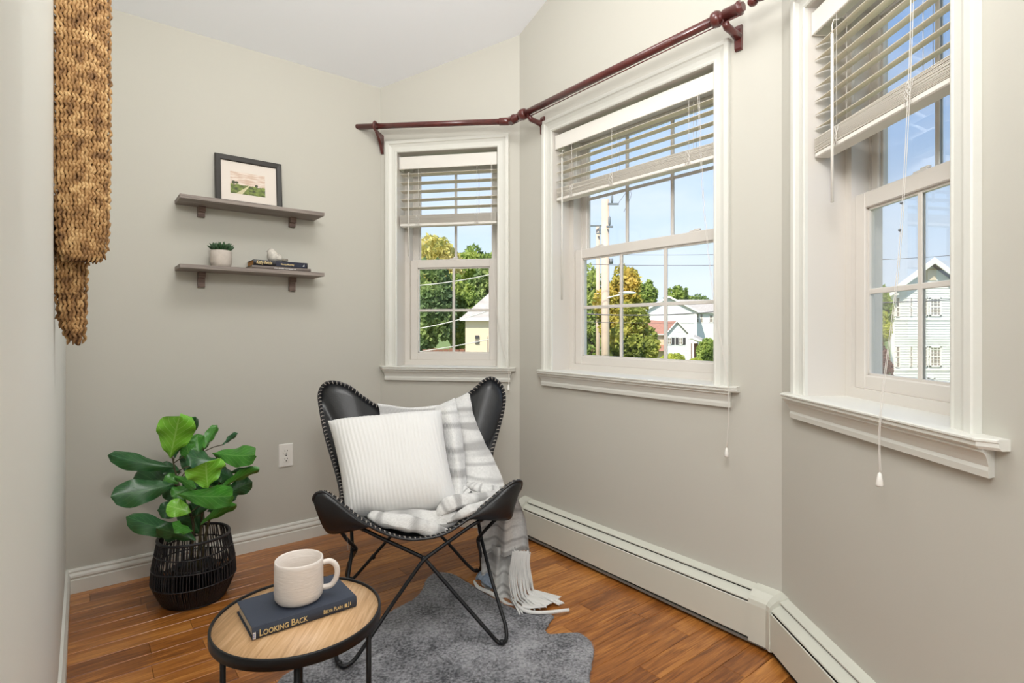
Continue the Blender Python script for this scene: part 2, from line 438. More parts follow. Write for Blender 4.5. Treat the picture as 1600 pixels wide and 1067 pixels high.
build('floor_rest', mb, M_plank, floor)

# mitred mouldings along wall polylines (interior on the right-hand side of travel A->B->C->D->E)
def offset_path(pts, p):
    out = []
    for i, q in enumerate(pts):
        def nrm(a, b): d = (b-a).normalized(); return Vector((d.y, -d.x, 0))
        if i == 0: n = nrm(pts[0], pts[1]); out.append(q+n*p)
        elif i == len(pts)-1: n = nrm(pts[-2], pts[-1]); out.append(q+n*p)
        else:
            n1, n2 = nrm(pts[i-1], q), nrm(q, pts[i+1]); m = (n1+n2).normalized(); out.append(q+m*(p/m.dot(n1)))
    return out
def moulding(mb, pts, prof):
    offs = [[(q.x, q.y, z) for q in offset_path(pts, p)] for (p, z) in prof]
    mb.loft([[offs[k][i] for k in range(len(prof))] for i in range(len(pts))])
BP = [(0, 0), (.015, 0), (.015, .054), (.012, .057), (.012, .062), (.016, .066), (.015, .074), (.010, .084), (.011, .091), (.008, .098), (0, .100)]
mb = MB(); moulding(mb, [P1, A, B], BP) if False else None
for nm, pts in (('baseboard_left', [P1, A]), ('baseboard_back', [A, B]), ('baseboard_bay', [B, Cc])):
    mb = MB()
    if nm == 'baseboard_left': full = [P1, A, B]; sl = (0, 1)
    elif nm == 'baseboard_back': full = [P1, A, B, Cc]; sl = (1, 2)
    else: full = [A, B, Cc, D]; sl = (1, 2)
    offs = [[(q.x, q.y, z) for q in offset_path(full, p)] for (p, z) in BP]
    mb.loft([[offs[k][i] for k in range(len(BP))] for i in sl])
    tag(build(nm, mb, M_trim), kind='structure')

# ------------------------------------------------------------------ windows
def make_window(k, name, nl):
    T = TW[k]; t0, t1, z0, z1 = OPEN[k]
    root = empty(name, T @ Matrix.Translation(((t0+t1)/2, 0, z0)), kind='structure')
    # casing
    cp = [(0, 0), (0, -.010), (.006, -.013), (.012, -.011), (.030, -.012), (.044, -.017), (.048, -.022), (.064, -.022), (.066, -.018), (.066, 0)]
    mb = MB(T)
    secs = []
    for j in range(4):
        secs.append([((t0-a if j < 2 else t1+a), p, (z0 if j in (0, 3) else z1+a)) for a, p in cp])
    mb.loft(secs); build('casing', mb, M_trim, root)
    # jamb liner
    q = .125; mb = MB(T)
    mb.box((t0-.012, 0, z0), (t0, q, z1)); mb.box((t1, 0, z0), (t1+.012, q, z1)); mb.box((t0-.012, 0, z1), (t1+.012, q, z1+.012))
    build('jamb', mb, M_vinyl, root)
    # stool with rounded nose
    a0, a1 = t0-.066-(.062 if k == 3 else .03), t1+.066+(.062 if k == 3 else .035)
    if k == 3: a0 = t0-.1
    mb = MB(T); mb.box((t0, -.001, z0-.022), (t1, .128, z0)); 
    nose = lambda x, p: [(x, 0, z0-.022), (x, -p+.006, z0-.022), (x, -p, z0-.016), (x, -p, z0-.008), (x, -p-.004, z0-.006), (x, -p-.004, z0-.002), (x, -p, z0), (x, 0, z0)]
    mb.loft([nose(a0, .022), nose(a0+.024, .046), nose(a1-.024, .046), nose(a1, .022)])
    build('stool', mb, M_trim, root)
    ap = [(0, -.022), (-.036, -.022), (-.036, -.028), (-.028, -.034), (-.022, -.046), (-.018, -.058), (-.020, -.066), (-.018, -.080), (0, -.080)]
    mb = MB(T); b0, b1 = a0+.022, a1-.022
    s_ = lambda x, f: [(x, p*f, z0+z) for p, z in ap]
    mb.loft([[(b0+.012-(-p)*.4, p, z0+z) for p, z in ap], [(b1-.012+(-p)*.4, p, z0+z) for p, z in ap]]); build('apron', mb, M_trim, root)
    # vinyl frame
    fw = .030; mb = MB(T)
    for (x0, x1, zz0, zz1) in ((t0, t0+fw, z0, z1), (t1-fw, t1, z0, z1), (t0+fw, t1-fw, z0, z0+.030), (t0+fw, t1-fw, z1-fw, z1)):
        mb.box((x0, .118, zz0), (x1, .215, zz1))
    mb.box((t0+fw, .172, z0), (t0+fw+.006, .178, z1)); mb.box((t1-fw-.006, .172, z0), (t1-fw, .178, z1))
    build('frame', mb, M_vinyl, root)
    def sash(nm, q0, q1, za, zb, stile, rb, rt, hmunt):
        x0, x1 = t0+fw, t1-fw; mb = MB(T)
        mb.box((x0, q0, za), (x0+stile, q1, zb), .003); mb.box((x1-stile, q0, za), (x1, q1, zb), .003)
        mb.box((x0+stile-.002, q0+.001, za), (x1-stile+.002, q1-.001, za+rb), .003); mb.box((x0+stile-.002, q0+.001, zb-rt), (x1-stile+.002, q1-.001, zb), .003)
        g = .007  # glazing bead
        qm = (q0+q1)/2
        for (a, b, c, d_) in ((x0+stile, x0+stile+g, za+rb, zb-rt), (x1-stile-g, x1-stile, za+rb, zb-rt), (x0+stile, x1-stile, za+rb, za+rb+g), (x0+stile, x1-stile, zb-rt-g, zb-rt)):
            mb.box((a, qm-.006, c), (b, qm+.006, d_))
        s = build(nm, mb, M_vinyl, root)
        mb = MB(T); mb.box((x0+stile-.003, qm-.002, za+rb-.003), (x1-stile+.003, qm+.002, zb-rt+.003)); build('pane', mb, M_glass, s)
        gx0, gx1 = x0+stile, x1-stile
        for i in range(1, nl):
            x = gx0+(gx1-gx0)*i/nl; mb = MB(T); mb.box((x-.008, qm-.007, za+rb), (x+.008, qm-.0025, zb-rt), .002)
            mb.box((x-.006, qm+.0025, za+rb), (x+.006, qm+.005, zb-rt)); build('muntin', mb, M_vinyl, s)
        if hmunt:
            z = (za+rb+zb-rt)/2; mb = MB(T); mb.box((gx0, qm-.0065, z-.008), (gx1, qm-.0025, z+.008), .0018); build('muntin', mb, M_vinyl, s)
    sash('lower_sash', .130, .162, z0+.028, 1.513, .044, .042, .048, True)
    sash('upper_sash', .176, .208, 1.475, z1-.028, .036, .036, .036, True)
    for x in ((t0+t1)/2,) if nl == 2 else (t0+.2*(t1-t0), t0+.8*(t1-t0)):
        mb = MB(T); mb.box((x-.024, .138, 1.513), (x+.024, .160, 1.520), .002); mb.box((x-.004, .142, 1.518), (x+.026, .152, 1.526), .002)
        build('sash_lock', mb, M_vinyl, root)
    return root
make_window(1, 'window_1', 2); make_window(2, 'window_2', 3); make_window(3, 'window_3', 2)

# ------------------------------------------------------------------ blinds
def make_blind(k, label, zbot, cords, wand, cordpath, wr=.003, tilt=0):
    T = TW[k]; t0, t1, z0, z1 = OPEN[k]; a, b = t0+.006, t1-.006; tm = (a+b)/2
    root = empty('window_blind', T @ Matrix.Translation((tm, .04, 2.09)), label, 'window blind', 'raised slat blinds in the bay windows')
    mb = MB(T); mb.box((a, .008, 2.018), (b, .016, 2.088), .002); mb.box((a, .008, 2.018), (a+.006, .07, 2.088)); build('valance', mb, M_blind, root)
    mb = MB(T); mb.box((a+.007, .020, 2.045), (b-.007, .068, 2.085)); build('headrail', mb, M_blind, root)
    def slat_mesh():
        mb = MB(); n = 5
        top = []; bot = []
        for i in range(n):
            w = -.025+.05*i/(n-1); c = -.0022*(w/.025)**2
            top.append((w, c+.0010)); bot.append((w, c-.0010))
        ring = top+bot[::-1]
        mb.loft([[(x, w, c) for w, c in ring] for x in (-(b-a)/2+.003, (b-a)/2-.003)])
        me = build('slat', mb, M_slat).data; return me
    tmp_me = slat_mesh(); ob0 = [o for o in bpy.data.objects if o.data == tmp_me][0]; bpy.data.objects.remove(ob0)
    def slat(z, tilt, mtl=None):
        o = bpy.data.objects.new('slat', tmp_me); COL.objects.link(o); o.parent = root
        o.location = (0, 0, z-2.09); o.rotation_euler = (R(tilt), 0, random.uniform(-.003, .003)); return o
    top_stack = zbot+.018+14*.0034
    nl = int(round((2.0-top_stack)/.0455)); pitch = (2.0-top_stack)/nl
    for i in range(nl): slat(2.0-pitch*(i+.15), tilt)
    for i in range(14): slat(zbot+.019+i*.0034, random.uniform(-1, 1))
    mb = MB(T); mb.box((a+.002, .016, zbot), (b-.002, .064, zbot+.016), .003); build('bottom_rail', mb, M_blind, root)
    for f in cords:
        x = a+(b-a)*f; mb = MB(T)
        for qq in (.013, .067): mb.tube([(x, qq, 2.02), (x, qq, top_stack)], .0008, 5)
        for i in range(6): # slack ladder loops bunched over the stack
            ph = i*1.3; mb.tube([(x-.004+.012*math.sin(ph+j), .011-.004*math.sin(j*1.2), zbot+.004+j*.014) for j in range(5)], .0007, 4)
        mb.tube([(x+.004, .04, 2.02), (x+.004, .04, zbot+.01)], .0009, 5)
        build('ladder_cord', mb, M_cord, root)
    (wt, wq, wz0, wz1) = wand
    mb = MB(T); mb.tube([(wt, wq, wz0-.03), (wt, wq, wz1)], wr, 6); mb.tube([(wt, wq+.02, wz0+.012), (wt, wq+.004, wz0+.01), (wt, wq, wz0-.005), (wt, wq, wz0-.03)], .0015, 6)
    build('tilt_wand', mb, M_blind, root)
    pts = [T.inverted() @ p for p in cordpath]
    mb = MB(T); mb.tube(catmull(pts, 6), .0008, 5); mb.tube(catmull([p+Vector((.004*(1-i/(len(pts)-1))+.001, .002, 0)) for i, p in enumerate(pts)], 6), .0008, 5)
    c = build('pull_cord', mb, M_cord, root)
    if k == 3:
        for pp in (pts[1].lerp(pts[2], .78), pts[1].lerp(pts[2], .62)): mb = MB(T); mb.ball(pp, .0035, 8, 6); build('cord_knot', mb, M_insul, c)
    e = pts[-1]; mb = MB(T); mb.lathe([(.001, .004), (.0045, 0), (.0065, -.012), (.0085, -.026), (.007, -.030), (.001, -.031)], e, 12); build('tassel', mb, M_plate, c)
    return root
def wp(k, t, q, z): return TW[k] @ Vector((t, q, z))
make_blind(1, 'raised white slat blind in the narrow back window left of the curtain rod joint', 1.692, (.2, .8), (.165, .004, 1.99, 1.52),
           [wp(1,.648,.004,2.03), wp(1,.655,0,1.5), wp(1,.70,-.03,1.1), wp(1,.752,-.056,.90), wp(1,.757,-.056,.80)], tilt=-5)
make_blind(2, 'widest raised white slat blind, in the middle window above the utility poles', 1.757, (.13, .42, .87), (.337, .0, 1.99, 1.25),
           [wp(2,1.10,.004,2.03), wp(2,1.125,0,1.6), wp(2,1.19,-.03,1.2), wp(2,1.262,-.058,.90), wp(2,1.258,-.058,.67)], wr=.004, tilt=5)
make_blind(3, 'raised white slat blind in the right-hand window beside the side wall', 1.635, (.22, .75), (.288, .0, 1.99, 1.47),
           [wp(3,.597,.004,2.03), wp(3,.585,.0,1.65), wp(3,.565,-.01,1.25), wp(3,.565,-.052,.905), wp(3,.567,-.054,.755)], wr=.0045, tilt=20)

# ------------------------------------------------------------------ curtain rod
rod = empty('curtain_rod', wp(1, 0, -.1, 2.22), 'dark red mahogany curtain pole running in sections above the bay windows', 'curtain rod')
a0 = wp(1, -.10, -.10, 2.236); a1 = wp(1, .765, -.10, 2.209)
j2a = wp(2, .055, -.10, 2.211); j2b = wp(2, 1.335, -.10, 2.214); j3 = wp(3, .075, -.10, 2.214); j3b = wp(3, .86, -.10, 2.214)
# keep the free left end clear of the back wall
mb = MB(); mb.tube([a0, a1], .0155, 16); build('pole', mb, M_rod, rod)
mb = MB(); mb.tube([j2a, j2b], .0165, 16); mb.tube([j2a-Vector((0,0,.026)), j2b-Vector((0,0,.026))], .0025, 6); build('pole', mb, M_rod, rod)
mb = MB(); mb.tube([j3, j3b], .0165, 16); build('pole', mb, M_rod, rod)
def collar(p, q, prof):  # profile of (fraction, radius)
    p, q = Vector(p), Vector(q); mb = MB(); mb.tube([p.lerp(q, f) for f, r in prof], [r for f, r in prof], 16); return build('collar', mb, M_rod, rod)
collar(wp(1,.715,-.10,2.211), wp(1,.785,-.10,2.208), [(0,.0165),(.02,.0205),(.7,.0205),(.75,.0175),(.9,.018),(1,.010)])
mid = (wp(1,.785,-.10,2.208)+wp(2,.02,-.10,2.211))/2
mb = MB(); mb.ball(mid, .0155); build('joint_ball', mb, M_rod, rod)
collar(wp(2,.015,-.10,2.211), wp(2,.12,-.10,2.211), [(0,.010),(.1,.018),(.3,.021),(.5,.0205),(.55,.024),(.62,.024),(.66,.018),(1,.0175)])
collar(wp(2,.13,-.10,2.211), wp(2,.175,-.10,2.211), [(0,.018),(.15,.027),(.5,.029),(.85,.026),(1,.018)])
collar(wp(2,1.225,-.10,2.213), wp(2,1.262,-.10,2.213), [(0,.018),(.2,.027),(.6,.029),(.9,.024),(1,.018)])
collar(wp(2,1.275,-.10,2.213), wp(2,1.345,-.10,2.213), [(0,.021),(.7,.021),(.75,.025),(.85,.025),(.9,.016),(1,.016)])
mid = (wp(2,1.36,-.10,2.214)+wp(3,.04,-.10,2.214))/2
mb = MB(); mb.ball(mid, .018); build('joint_ball', mb, M_rod, rod)
collar(wp(3,.045,-.10,2.214), wp(3,.11,-.10,2.214), [(0,.016),(.2,.022),(1,.021)])
# brackets: arm + wall plate
def bracket(k, t, z, side=0):
    T = TW[k]; mb = MB(T)
    mb.tube([(t, -.10, z-.024), (t, -.085, z-.036), (t, -.05, z-.040), (t, -.012, z-.045)], [.012, .014, .013, .016], 10)
    mb.tube([(t-.001, -.10, z-.02), (t+.001, -.10, z-.02)], .012, 10)
    mb.loft([[(t-.013, y, zz), (t+.013, y, zz), (t+.013, 0, zz), (t-.013, 0, zz)] for zz, y in ((z-.095, -.008), (z-.088, -.013), (z-.02, -.015), (z-.005, -.010))])
    return build('bracket', mb, M_rod, rod)
bracket(2, .198, 2.211); bracket(2, 1.275, 2.213)
# scroll bracket screwed to the first wall
T = TW[1]; mb = MB(T); t = .012; z = 2.232
mb.tube([(t, -.10+.024*math.cos(a), z+.024*math.sin(a)) for a in [i*math.pi/8 for i in range(16)]], .0065, 8, closed=True)
mb.loft([[(t-.007, y0, zz), (t+.007, y0, zz), (t+.007, 0, zz), (t-.007, 0, zz)] for zz, y0 in ((z-.125, -.010), (z-.115, -.016), (z-.08, -.030), (z-.05, -.058), (z-.028, -.094), (z-.018, -.094))])
build('bracket', mb, M_rod, rod)

# ------------------------------------------------------------------ baseboard heaters
HP = {'back_cover': [(0, .196), (.030, .186), (.030, .182), (.0, .190)],
      'damper': [(.026, .176), (.055, .160), (.058, .156), (.056, .152), (.026, .170)],
      'front_panel': [(.060, .150), (.063, .148), (.063, .030), (.058, .026), (.058, .148)]}
BACKP = [(0, .188), (.026, .178), (.026, .168), (.054, .150), (.054, .012), (0, .012)]
HL = [B, Cc, D, E]
def heater(root, seg, ta, tb):
    def section(prof, which, t):
        pts = []
        for p, z in prof:
            off = offset_path(HL, p)
            if t is None: q = off[which]
            else: q = (HL[seg]+(HL[seg+1]-HL[seg]).normalized()*t) + (offset_path([HL[seg], HL[seg+1]], p)[0]-HL[seg])
            pts.append((q.x, q.y, z))
        return pts
    for nm, prof, mt in [(n, p, M_heater) for n, p in HP.items()]+[('inner_core', BACKP, M_dark)]:
        mb = MB(); mb.loft([section(prof, seg, ta), section(prof, seg+1, tb)]); build(nm, mb, mt, root)
h2 = empty('baseboard_heater', Cc+v*.7, 'long cream baseboard heater under the middle window', 'heater', 'baseboard heaters')
heater(h2, 1, .07, None)
h3 = empty('baseboard_heater', D+d3*.8, 'cream baseboard heater under the right-hand window', 'heater', 'baseboard heaters')
heater(h3, 2, None, 3.0)
def cover(root, nm, pts, grow=.003):
    prof = [(0, .200), (.034, .192), (.056, .176), (.064, .166), (.067, .150), (.067, .020), (.060, .018), (0, .018)]
    mb = MB(); moulding(mb, pts, prof); return build(nm, mb, M_heater, root)
cover(h2, 'corner_cover', [D-d2*.085, D, D+d3*.045])
cover(h2, 'end_cap', [Cc+d2*.045, Cc+d2*.10])
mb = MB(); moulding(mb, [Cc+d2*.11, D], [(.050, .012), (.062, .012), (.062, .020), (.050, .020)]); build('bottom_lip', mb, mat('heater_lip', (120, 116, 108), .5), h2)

# ------------------------------------------------------------------ outlet
def bw(px, w=0.0):   # point (s along wall from B to the left) on the back wall, w metres into the room, seen at pixel column px
    k = (px-CX)/F; b = B+v*w; s = (b.x-k*b.y)/(u.x-k*u.y); return b-u*s
def bT(px, w, z):
    p = bw(px, w); return Matrix(((u.x, -v.x, 0, p.x), (u.y, -v.y, 0, p.y), (0, 0, 1, z), (0, 0, 0, 1)))   # local x along wall right, y into wall
Tq = bT(446.5, 0, .4535); ou = empty('wall_outlet', Tq, 'white duplex power outlet low on the back wall right of the plant', 'outlet')
mb = MB(Tq); mb.box((-.036, -.006, -.059), (.036, 0, .059), .003); pl = build('cover_plate', mb, M_plate, ou)
for zz in (.020, -.020):
    mb = MB(Tq); mb.loft([[(x, y, zz+z) for x, z in [(.016*math.cos(a), .0145*math.sin(a)) for a in [i*math.pi/8 for i in range(16)]]] for y in (-.004, -.0085)]); f = build('socket', mb, M_plate, ou)
    mb = MB(Tq); mb.box((-.0075, -.0092, zz-.001), (-.0055, -.008, zz+.008)); mb.box((.0055, -.0092, zz), (.0075, -.008, zz+.007)); mb.tube([(0, -.0092, zz-.008), (0, -.008, zz-.008)], .0025, 8); build('slot', mb, M_slot, f)
mb = MB(Tq); mb.tube([(0, -.0075, 0), (0, -.005, 0)], .003, 8); build('screw', mb, M_slot, ou)

# ------------------------------------------------------------------ wall shelves
S0, S1 = 1.014, .382
def shelf(zb, label, bh=.072):
    p = B-u*((S0+S1)/2); Ts = Matrix(((u.x, -v.x, 0, p.x), (u.y, -v.y, 0, p.y), (0, 0, 1, zb), (0, 0, 0, 1)))
    r = empty('wall_shelf', Ts, label, 'shelf', 'two grey wood shelves on the back wall')
    hw = (S0-S1)/2
    mb = MB(Ts); mb.box((-hw, -.165, 0), (hw, 0, .0185), .0012); build('board', mb, M_shelf, r)
    for x in (-hw+.105, hw-.115):
        mb = MB(Ts); mb.box((x-.015, -.022, -bh), (x+.015, 0, 0), .001); mb.box((x-.015, -.040, -.026), (x+.015, -.02, 0), .001)
        build('bracket', mb, M_bracket, r)
    return r
shelf(1.6765, 'upper grey weathered wood shelf holding the framed picture', .048)
shelf(1.3705, 'lower grey weathered wood shelf holding the small pot, books and bird')
# framed picture, leaning
zf = 1.695; pa, pb = bw(336, .03), bw(440.5, .03)
wd = (pb-pa).length; pm = (pa+pb)/2
base = Matrix(((u.x, -v.x, 0, pm.x), (u.y, -v.y, 0, pm.y), (0, 0, 1, zf+.002), (0, 0, 0, 1)))
lean = base @ Matrix.Rotation(R(-5.5), 4, 'X')
pf = empty('framed_picture', lean, 'black framed landscape print with white mount leaning on the upper shelf', 'picture')
h = .245; fw = .026
mb = MB(lean)
prof = [(0, 0), (0, -.014), (.004, -.016), (fw-.003, -.014), (fw, -.010), (fw, 0)]
secs = []
for (sx, sz) in ((-1, 0), (1, 0), (1, 1), (-1, 1), (-1, 0)):
    secs.append([(sx*(wd/2-a), y, (a if sz == 0 else h-a)) for a, y in prof])
mb.loft(secs, cap=False); build('frame', mb, M_frame, pf)
mb = MB(lean); mb.box((-wd/2+.01, -.006, .01), (wd/2-.01, -.001, h-.01)); build('mount', mb, M_mat, pf)
def painting():
    m, t, b = new_mat('landscape_print'); N = t.nodes.new; l = t.links.new
    uv = N('ShaderNodeUVMap'); s = N('ShaderNodeSeparateXYZ'); l(uv.outputs[0], s.inputs[0])
    nz = N('ShaderNodeTexNoise'); nz.inputs['Scale'].default_value = 7; nz.inputs['Detail'].default_value = 6; l(uv.outputs[0], nz.inputs[0])
    mpp = N('ShaderNodeMapping'); mpp.inputs['Scale'].default_value = (1.5, 6, 1); l(uv.outputs[0], mpp.inputs[0])
    n3 = N('ShaderNodeTexNoise'); n3.inputs['Scale'].default_value = 2; l(mpp.outputs[0], n3.inputs[0])
    sky = N('ShaderNodeValToRGB'); e = sky.color_ramp.elements; e[0].position = .4; e[0].color = lin((206, 178, 158)); e[1].position = .62; e[1].color = lin((230, 216, 204)); l(n3.outputs[0], sky.inputs[0])
    gr = N('ShaderNodeValToRGB'); e = gr.color_ramp.elements; e[0].position = .35; e[0].color = lin((58, 66, 38)); e[1].position = .68; e[1].color = lin((140, 158, 72)); l(nz.outputs[0], gr.inputs[0])
    def mth(op, a, b_):
        n = N('ShaderNodeMath'); n.operation = op
        for i, x in enumerate((a, b_)):
            if isinstance(x, (int, float)): n.inputs[i].default_value = x
            else: l(x, n.inputs[i])
        return n.outputs[0]
    U, V = s.outputs[0], s.outputs[1]
    hor = mth('ADD', .42, mth('MULTIPLY', mth('SUBTRACT', nz.outputs[0], .5), .16))
    isg = mth('LESS_THAN', V, hor)
    # path: x centre moves from .25 at bottom to .52 at horizon, narrowing
    cx = mth('ADD', .24, mth('MULTIPLY', V, .70)); hwid = mth('SUBTRACT', .095, mth('MULTIPLY', V, .19))
    dd = mth('ABSOLUTE', mth('SUBTRACT', U, cx), 0); isp = mth('LESS_THAN', dd, hwid)
    m1 = N('ShaderNodeMixRGB'); l(isp, m1.inputs[0]); l(gr.outputs[0], m1.inputs[1]); m1.inputs[2].default_value = lin((208, 200, 160))
    m2 = N('ShaderNodeMixRGB'); l(isg, m2.inputs[0]); l(sky.outputs[0], m2.inputs[1]); l(m1.outputs[0], m2.inputs[2])
    last = m2.outputs[0]
    for (x, y, r) in ((.09, .50, .055), (.18, .50, .05), (.74, .46, .04)):
        du = mth('SUBTRACT', U, x); dv = mth('MULTIPLY', mth('SUBTRACT', V, y), .75)
        dist = mth('ADD', mth('SQRT', mth('ADD', mth('MULTIPLY', du, du), mth('MULTIPLY', dv, dv)), 0), mth('MULTIPLY', mth('SUBTRACT', nz.outputs[0], .5), .08))
        k = mth('LESS_THAN', dist, r); mm = N('ShaderNodeMixRGB'); l(k, mm.inputs[0]); l(last, mm.inputs[1]); mm.inputs[2].default_value = lin((70, 74, 48)); last = mm.outputs[0]
    l(last, b.inputs['Base Color']); b.inputs['Roughness'].default_value = .6
    return m
mb = MB(lean); x0, x1, z0_, z1_ = -.085, .072, .062, .170
mb.add([(x0, -.0065, z0_), (x1, -.0065, z0_), (x1, -.0065, z1_), (x0, -.0065, z1_)], [(0, 1, 2, 3)], [(0, 0), (1, 0), (1, 1), (0, 1)]); build('print', mb, painting(), pf)

# small pot with succulent
zs = 1.389
pc = bw(345.5, .085); pot = empty('potted_succulent', Vector((pc.x, pc.y, zs)), 'small concrete pot with a green succulent at the left of the lower shelf', 'plant')
mb = MB(); mb.lathe([(.030, 0), (.038, .003), (.044, .020), (.0455, .045), (.044, .078), (.042, .080), (.039, .078), (.038, .066), (.001, .066)], (pc.x, pc.y, zs), 28); build('pot', mb, M_pot, pot)
mb = MB(); mb.lathe([(.001, .066), (.038, .067), (.03, .072), (.001, .075)], (pc.x, pc.y, zs), 16); build('soil', mb, M_soil, pot)
for i in range(30):
    a = i*2.4; el = R(18+55*(i/30)); ln = .056-.018*(i/30)+random.uniform(-.004, .006); d = Vector((math.cos(a)*math.cos(el), math.sin(a)*math.cos(el), math.sin(el)))
    p = Vector((pc.x, pc.y, zs+.074))+Vector((math.cos(a), math.sin(a), 0))*.010
    mb = MB(); mb.tube([p, p+d*ln*.35, p+d*ln*.75+Vector((0,0,.003)), p+d*ln+Vector((0,0,.006))], [.003, .0075, .006, .0008], 6); build('leaf', mb, M_succ, pot)

# fonts
def text_mesh(s, size, T, m, parent, name='lettering', align='LEFT', shear=0, sx=1.0, ext=.0003, spacing=1.0, small=None):
    cu = bpy.data.curves.new(name, 'FONT'); cu.body = s; cu.size = size; cu.extrude = ext; cu.align_x = align; cu.shear = shear; cu.space_character = spacing; cu.offset = size*.012
    if small: cu.small_caps_scale = small
    o = bpy.data.objects.new(name, cu); COL.objects.link(o)
    if small:
        for i, ch in enumerate(s):
            if ch.islower(): cu.body_format[i].use_small_caps = True
    dg = bpy.context.evaluated_depsgraph_get(); me = bpy.data.meshes.new_from_object(o.evaluated_get(dg)); bpy.data.objects.remove(o)
    mb = MB(T @ Matrix.Diagonal((sx, 1, 1, 1))); mb.add([tuple(q.co) for q in me.vertices], [tuple(p.vertices) for p in me.polygons]); return build(name, mb, m, parent)

def book(T, ln, dp, th, cover_m, page_m, label, name='book', cat='book', group=None, round_=True):
    # local: x along spine, y away from spine, z up, origin at spine's left bottom corner
    r = empty(name, T, label, cat, group)
    c = .0025; mb = MB(T)
    mb.box((0, .002, 0), (ln, dp, c), .0008); mb.box((0, .002, th-c), (ln, dp, th), .0008)
    n = 7; ring = [(-.004*math.sin(math.pi*i/(n-1)), th*i/(n-1)) for i in range(n)]
    ring2 = [(y+.004, min(max(z, c*.5), th-c*.5)) for y, z in ring]
    mb.loft([[(x, y, z) for y, z in ring+ring2[::-1]] for x in (0, ln)]); build('cover', mb, cover_m, r)
    mb = MB(T); mb.box((.004, .003, c), (ln-.004, dp-.005, th-c)); build('pages', mb, page_m, r)
    return r
def spineT(T, x, z, y=-.0041): # text frame on the spine: text x -> +x, text y -> +z, extruded to -y
    return T @ Matrix(((1, 0, 0, x), (0, 0, -1, y), (0, 1, 0, z), (0, 0, 0, 1)))
# lower grey book and upper black book on the shelf
pL, pR = bw(393.5, .150), bw(485.5, .150); l2 = (pR-pL).length
T2 = Matrix(((u.x, -v.x, 0, pL.x), (u.y, -v.y, 0, pL.y), (0, 0, 1, zs), (0, 0, 0, 1)))
bk = book(T2, l2, .140, .0165, M_bookgrey, M_paper, 'thin grey book lying at the bottom of the pair on the lower shelf')
mb = MB(T2)
xx = l2*.36
for wlen in (5, 8, 1, 2, 7, 3):
    for i in range(wlen): mb.box((xx, -.0046, .006), (xx+.0026, -.0038, .006+random.choice((.0035, .0035, .005)))); xx += .0034
    xx += .003
build('lettering', mb, M_white, bk)
pL, pR = bw(396, .146), bw(480.5, .146); l3 = (pR-pL).length
T3 = Matrix(((u.x, -v.x, 0, pL.x), (u.y, -v.y, 0, pL.y), (0, 0, 1, zs+.017), (0, 0, 0, 1)))
bk = book(T3, l3, .135, .027, M_bookblack, M_tan, 'black hardback with tan page edges lying on the grey book, under the bird')
mb = MB(T3); mb.box((l3*.40, -.0046, .0015), (l3*.97, -.0040, .0255)); build('spine_panel', mb, M_booknavy, bk)
text_mesh('Kathy Reichs', .0215, spineT(T3, l3*.045, .0085, -.0043), M_gold, bk, shear=.35, sx=.62)
text_mesh('Monday Mourning', .0115, spineT(T3, l3*.49, .009, -.0048), M_gold, bk, sx=.72)
mb = MB(spineT(T3, l3*.90, .008, -.0048)); mb.loft([[(0, 0, z), (.008, 0, z), (.008, .011, z)] for z in (-.0001, .0003)]); build('emblem', mb, M_white, bk)
# ceramic bird
bz = zs+.044; pc = bw(431, .085)
def bp(x, z, y=0): q = pc+u*x*1.3-v*y*1.3; return Vector((q.x, q.y, bz+.001+z*1.3))
bird = empty('bird_figurine', Vector((pc.x, pc.y, bz)), 'small white ceramic bird perched on the black book', 'figurine')
rot = Matrix.Rotation(math.atan2(u.y, u.x), 3, 'Z') @ Matrix.Rotation(R(18), 3, 'Y')
mb = MB(); mb.tube([bp(-.006,.001), bp(-.007,.006), bp(-.008,.016), bp(-.013,.028), bp(-.016,.038), bp(-.017,.046), bp(-.018,.0515)], [.013, .0235, .028, .025, .019, .015, .005], 16)
mb.ball(bp(.001,.018), (.034,.025,.022), 16, 10, rot); build('body', mb, M_bird, bird)
mb = MB(); mb.tube([bp(.016,.012), bp(.030,.010), bp(.044,.011)], [.011, .007, .006], 8); build('tail', mb, M_birdgrey, bird)
mb = MB(); mb.tube([bp(-.029,.040), bp(-.036,.037)], [.003, .0004], 6); build('beak', mb, M_birdgrey, bird)
for sgn in (-1, 1):
    mb = MB(); mb.ball(bp(.002,.017,.0175*sgn), (.025,.005,.012), 12, 6, rot); build('wing', mb, M_bird, bird)
    mb = MB(); mb.ball(bp(-.021,.042,.0095*sgn), .0026, 8, 6); build('eye', mb, M_slot, bird)

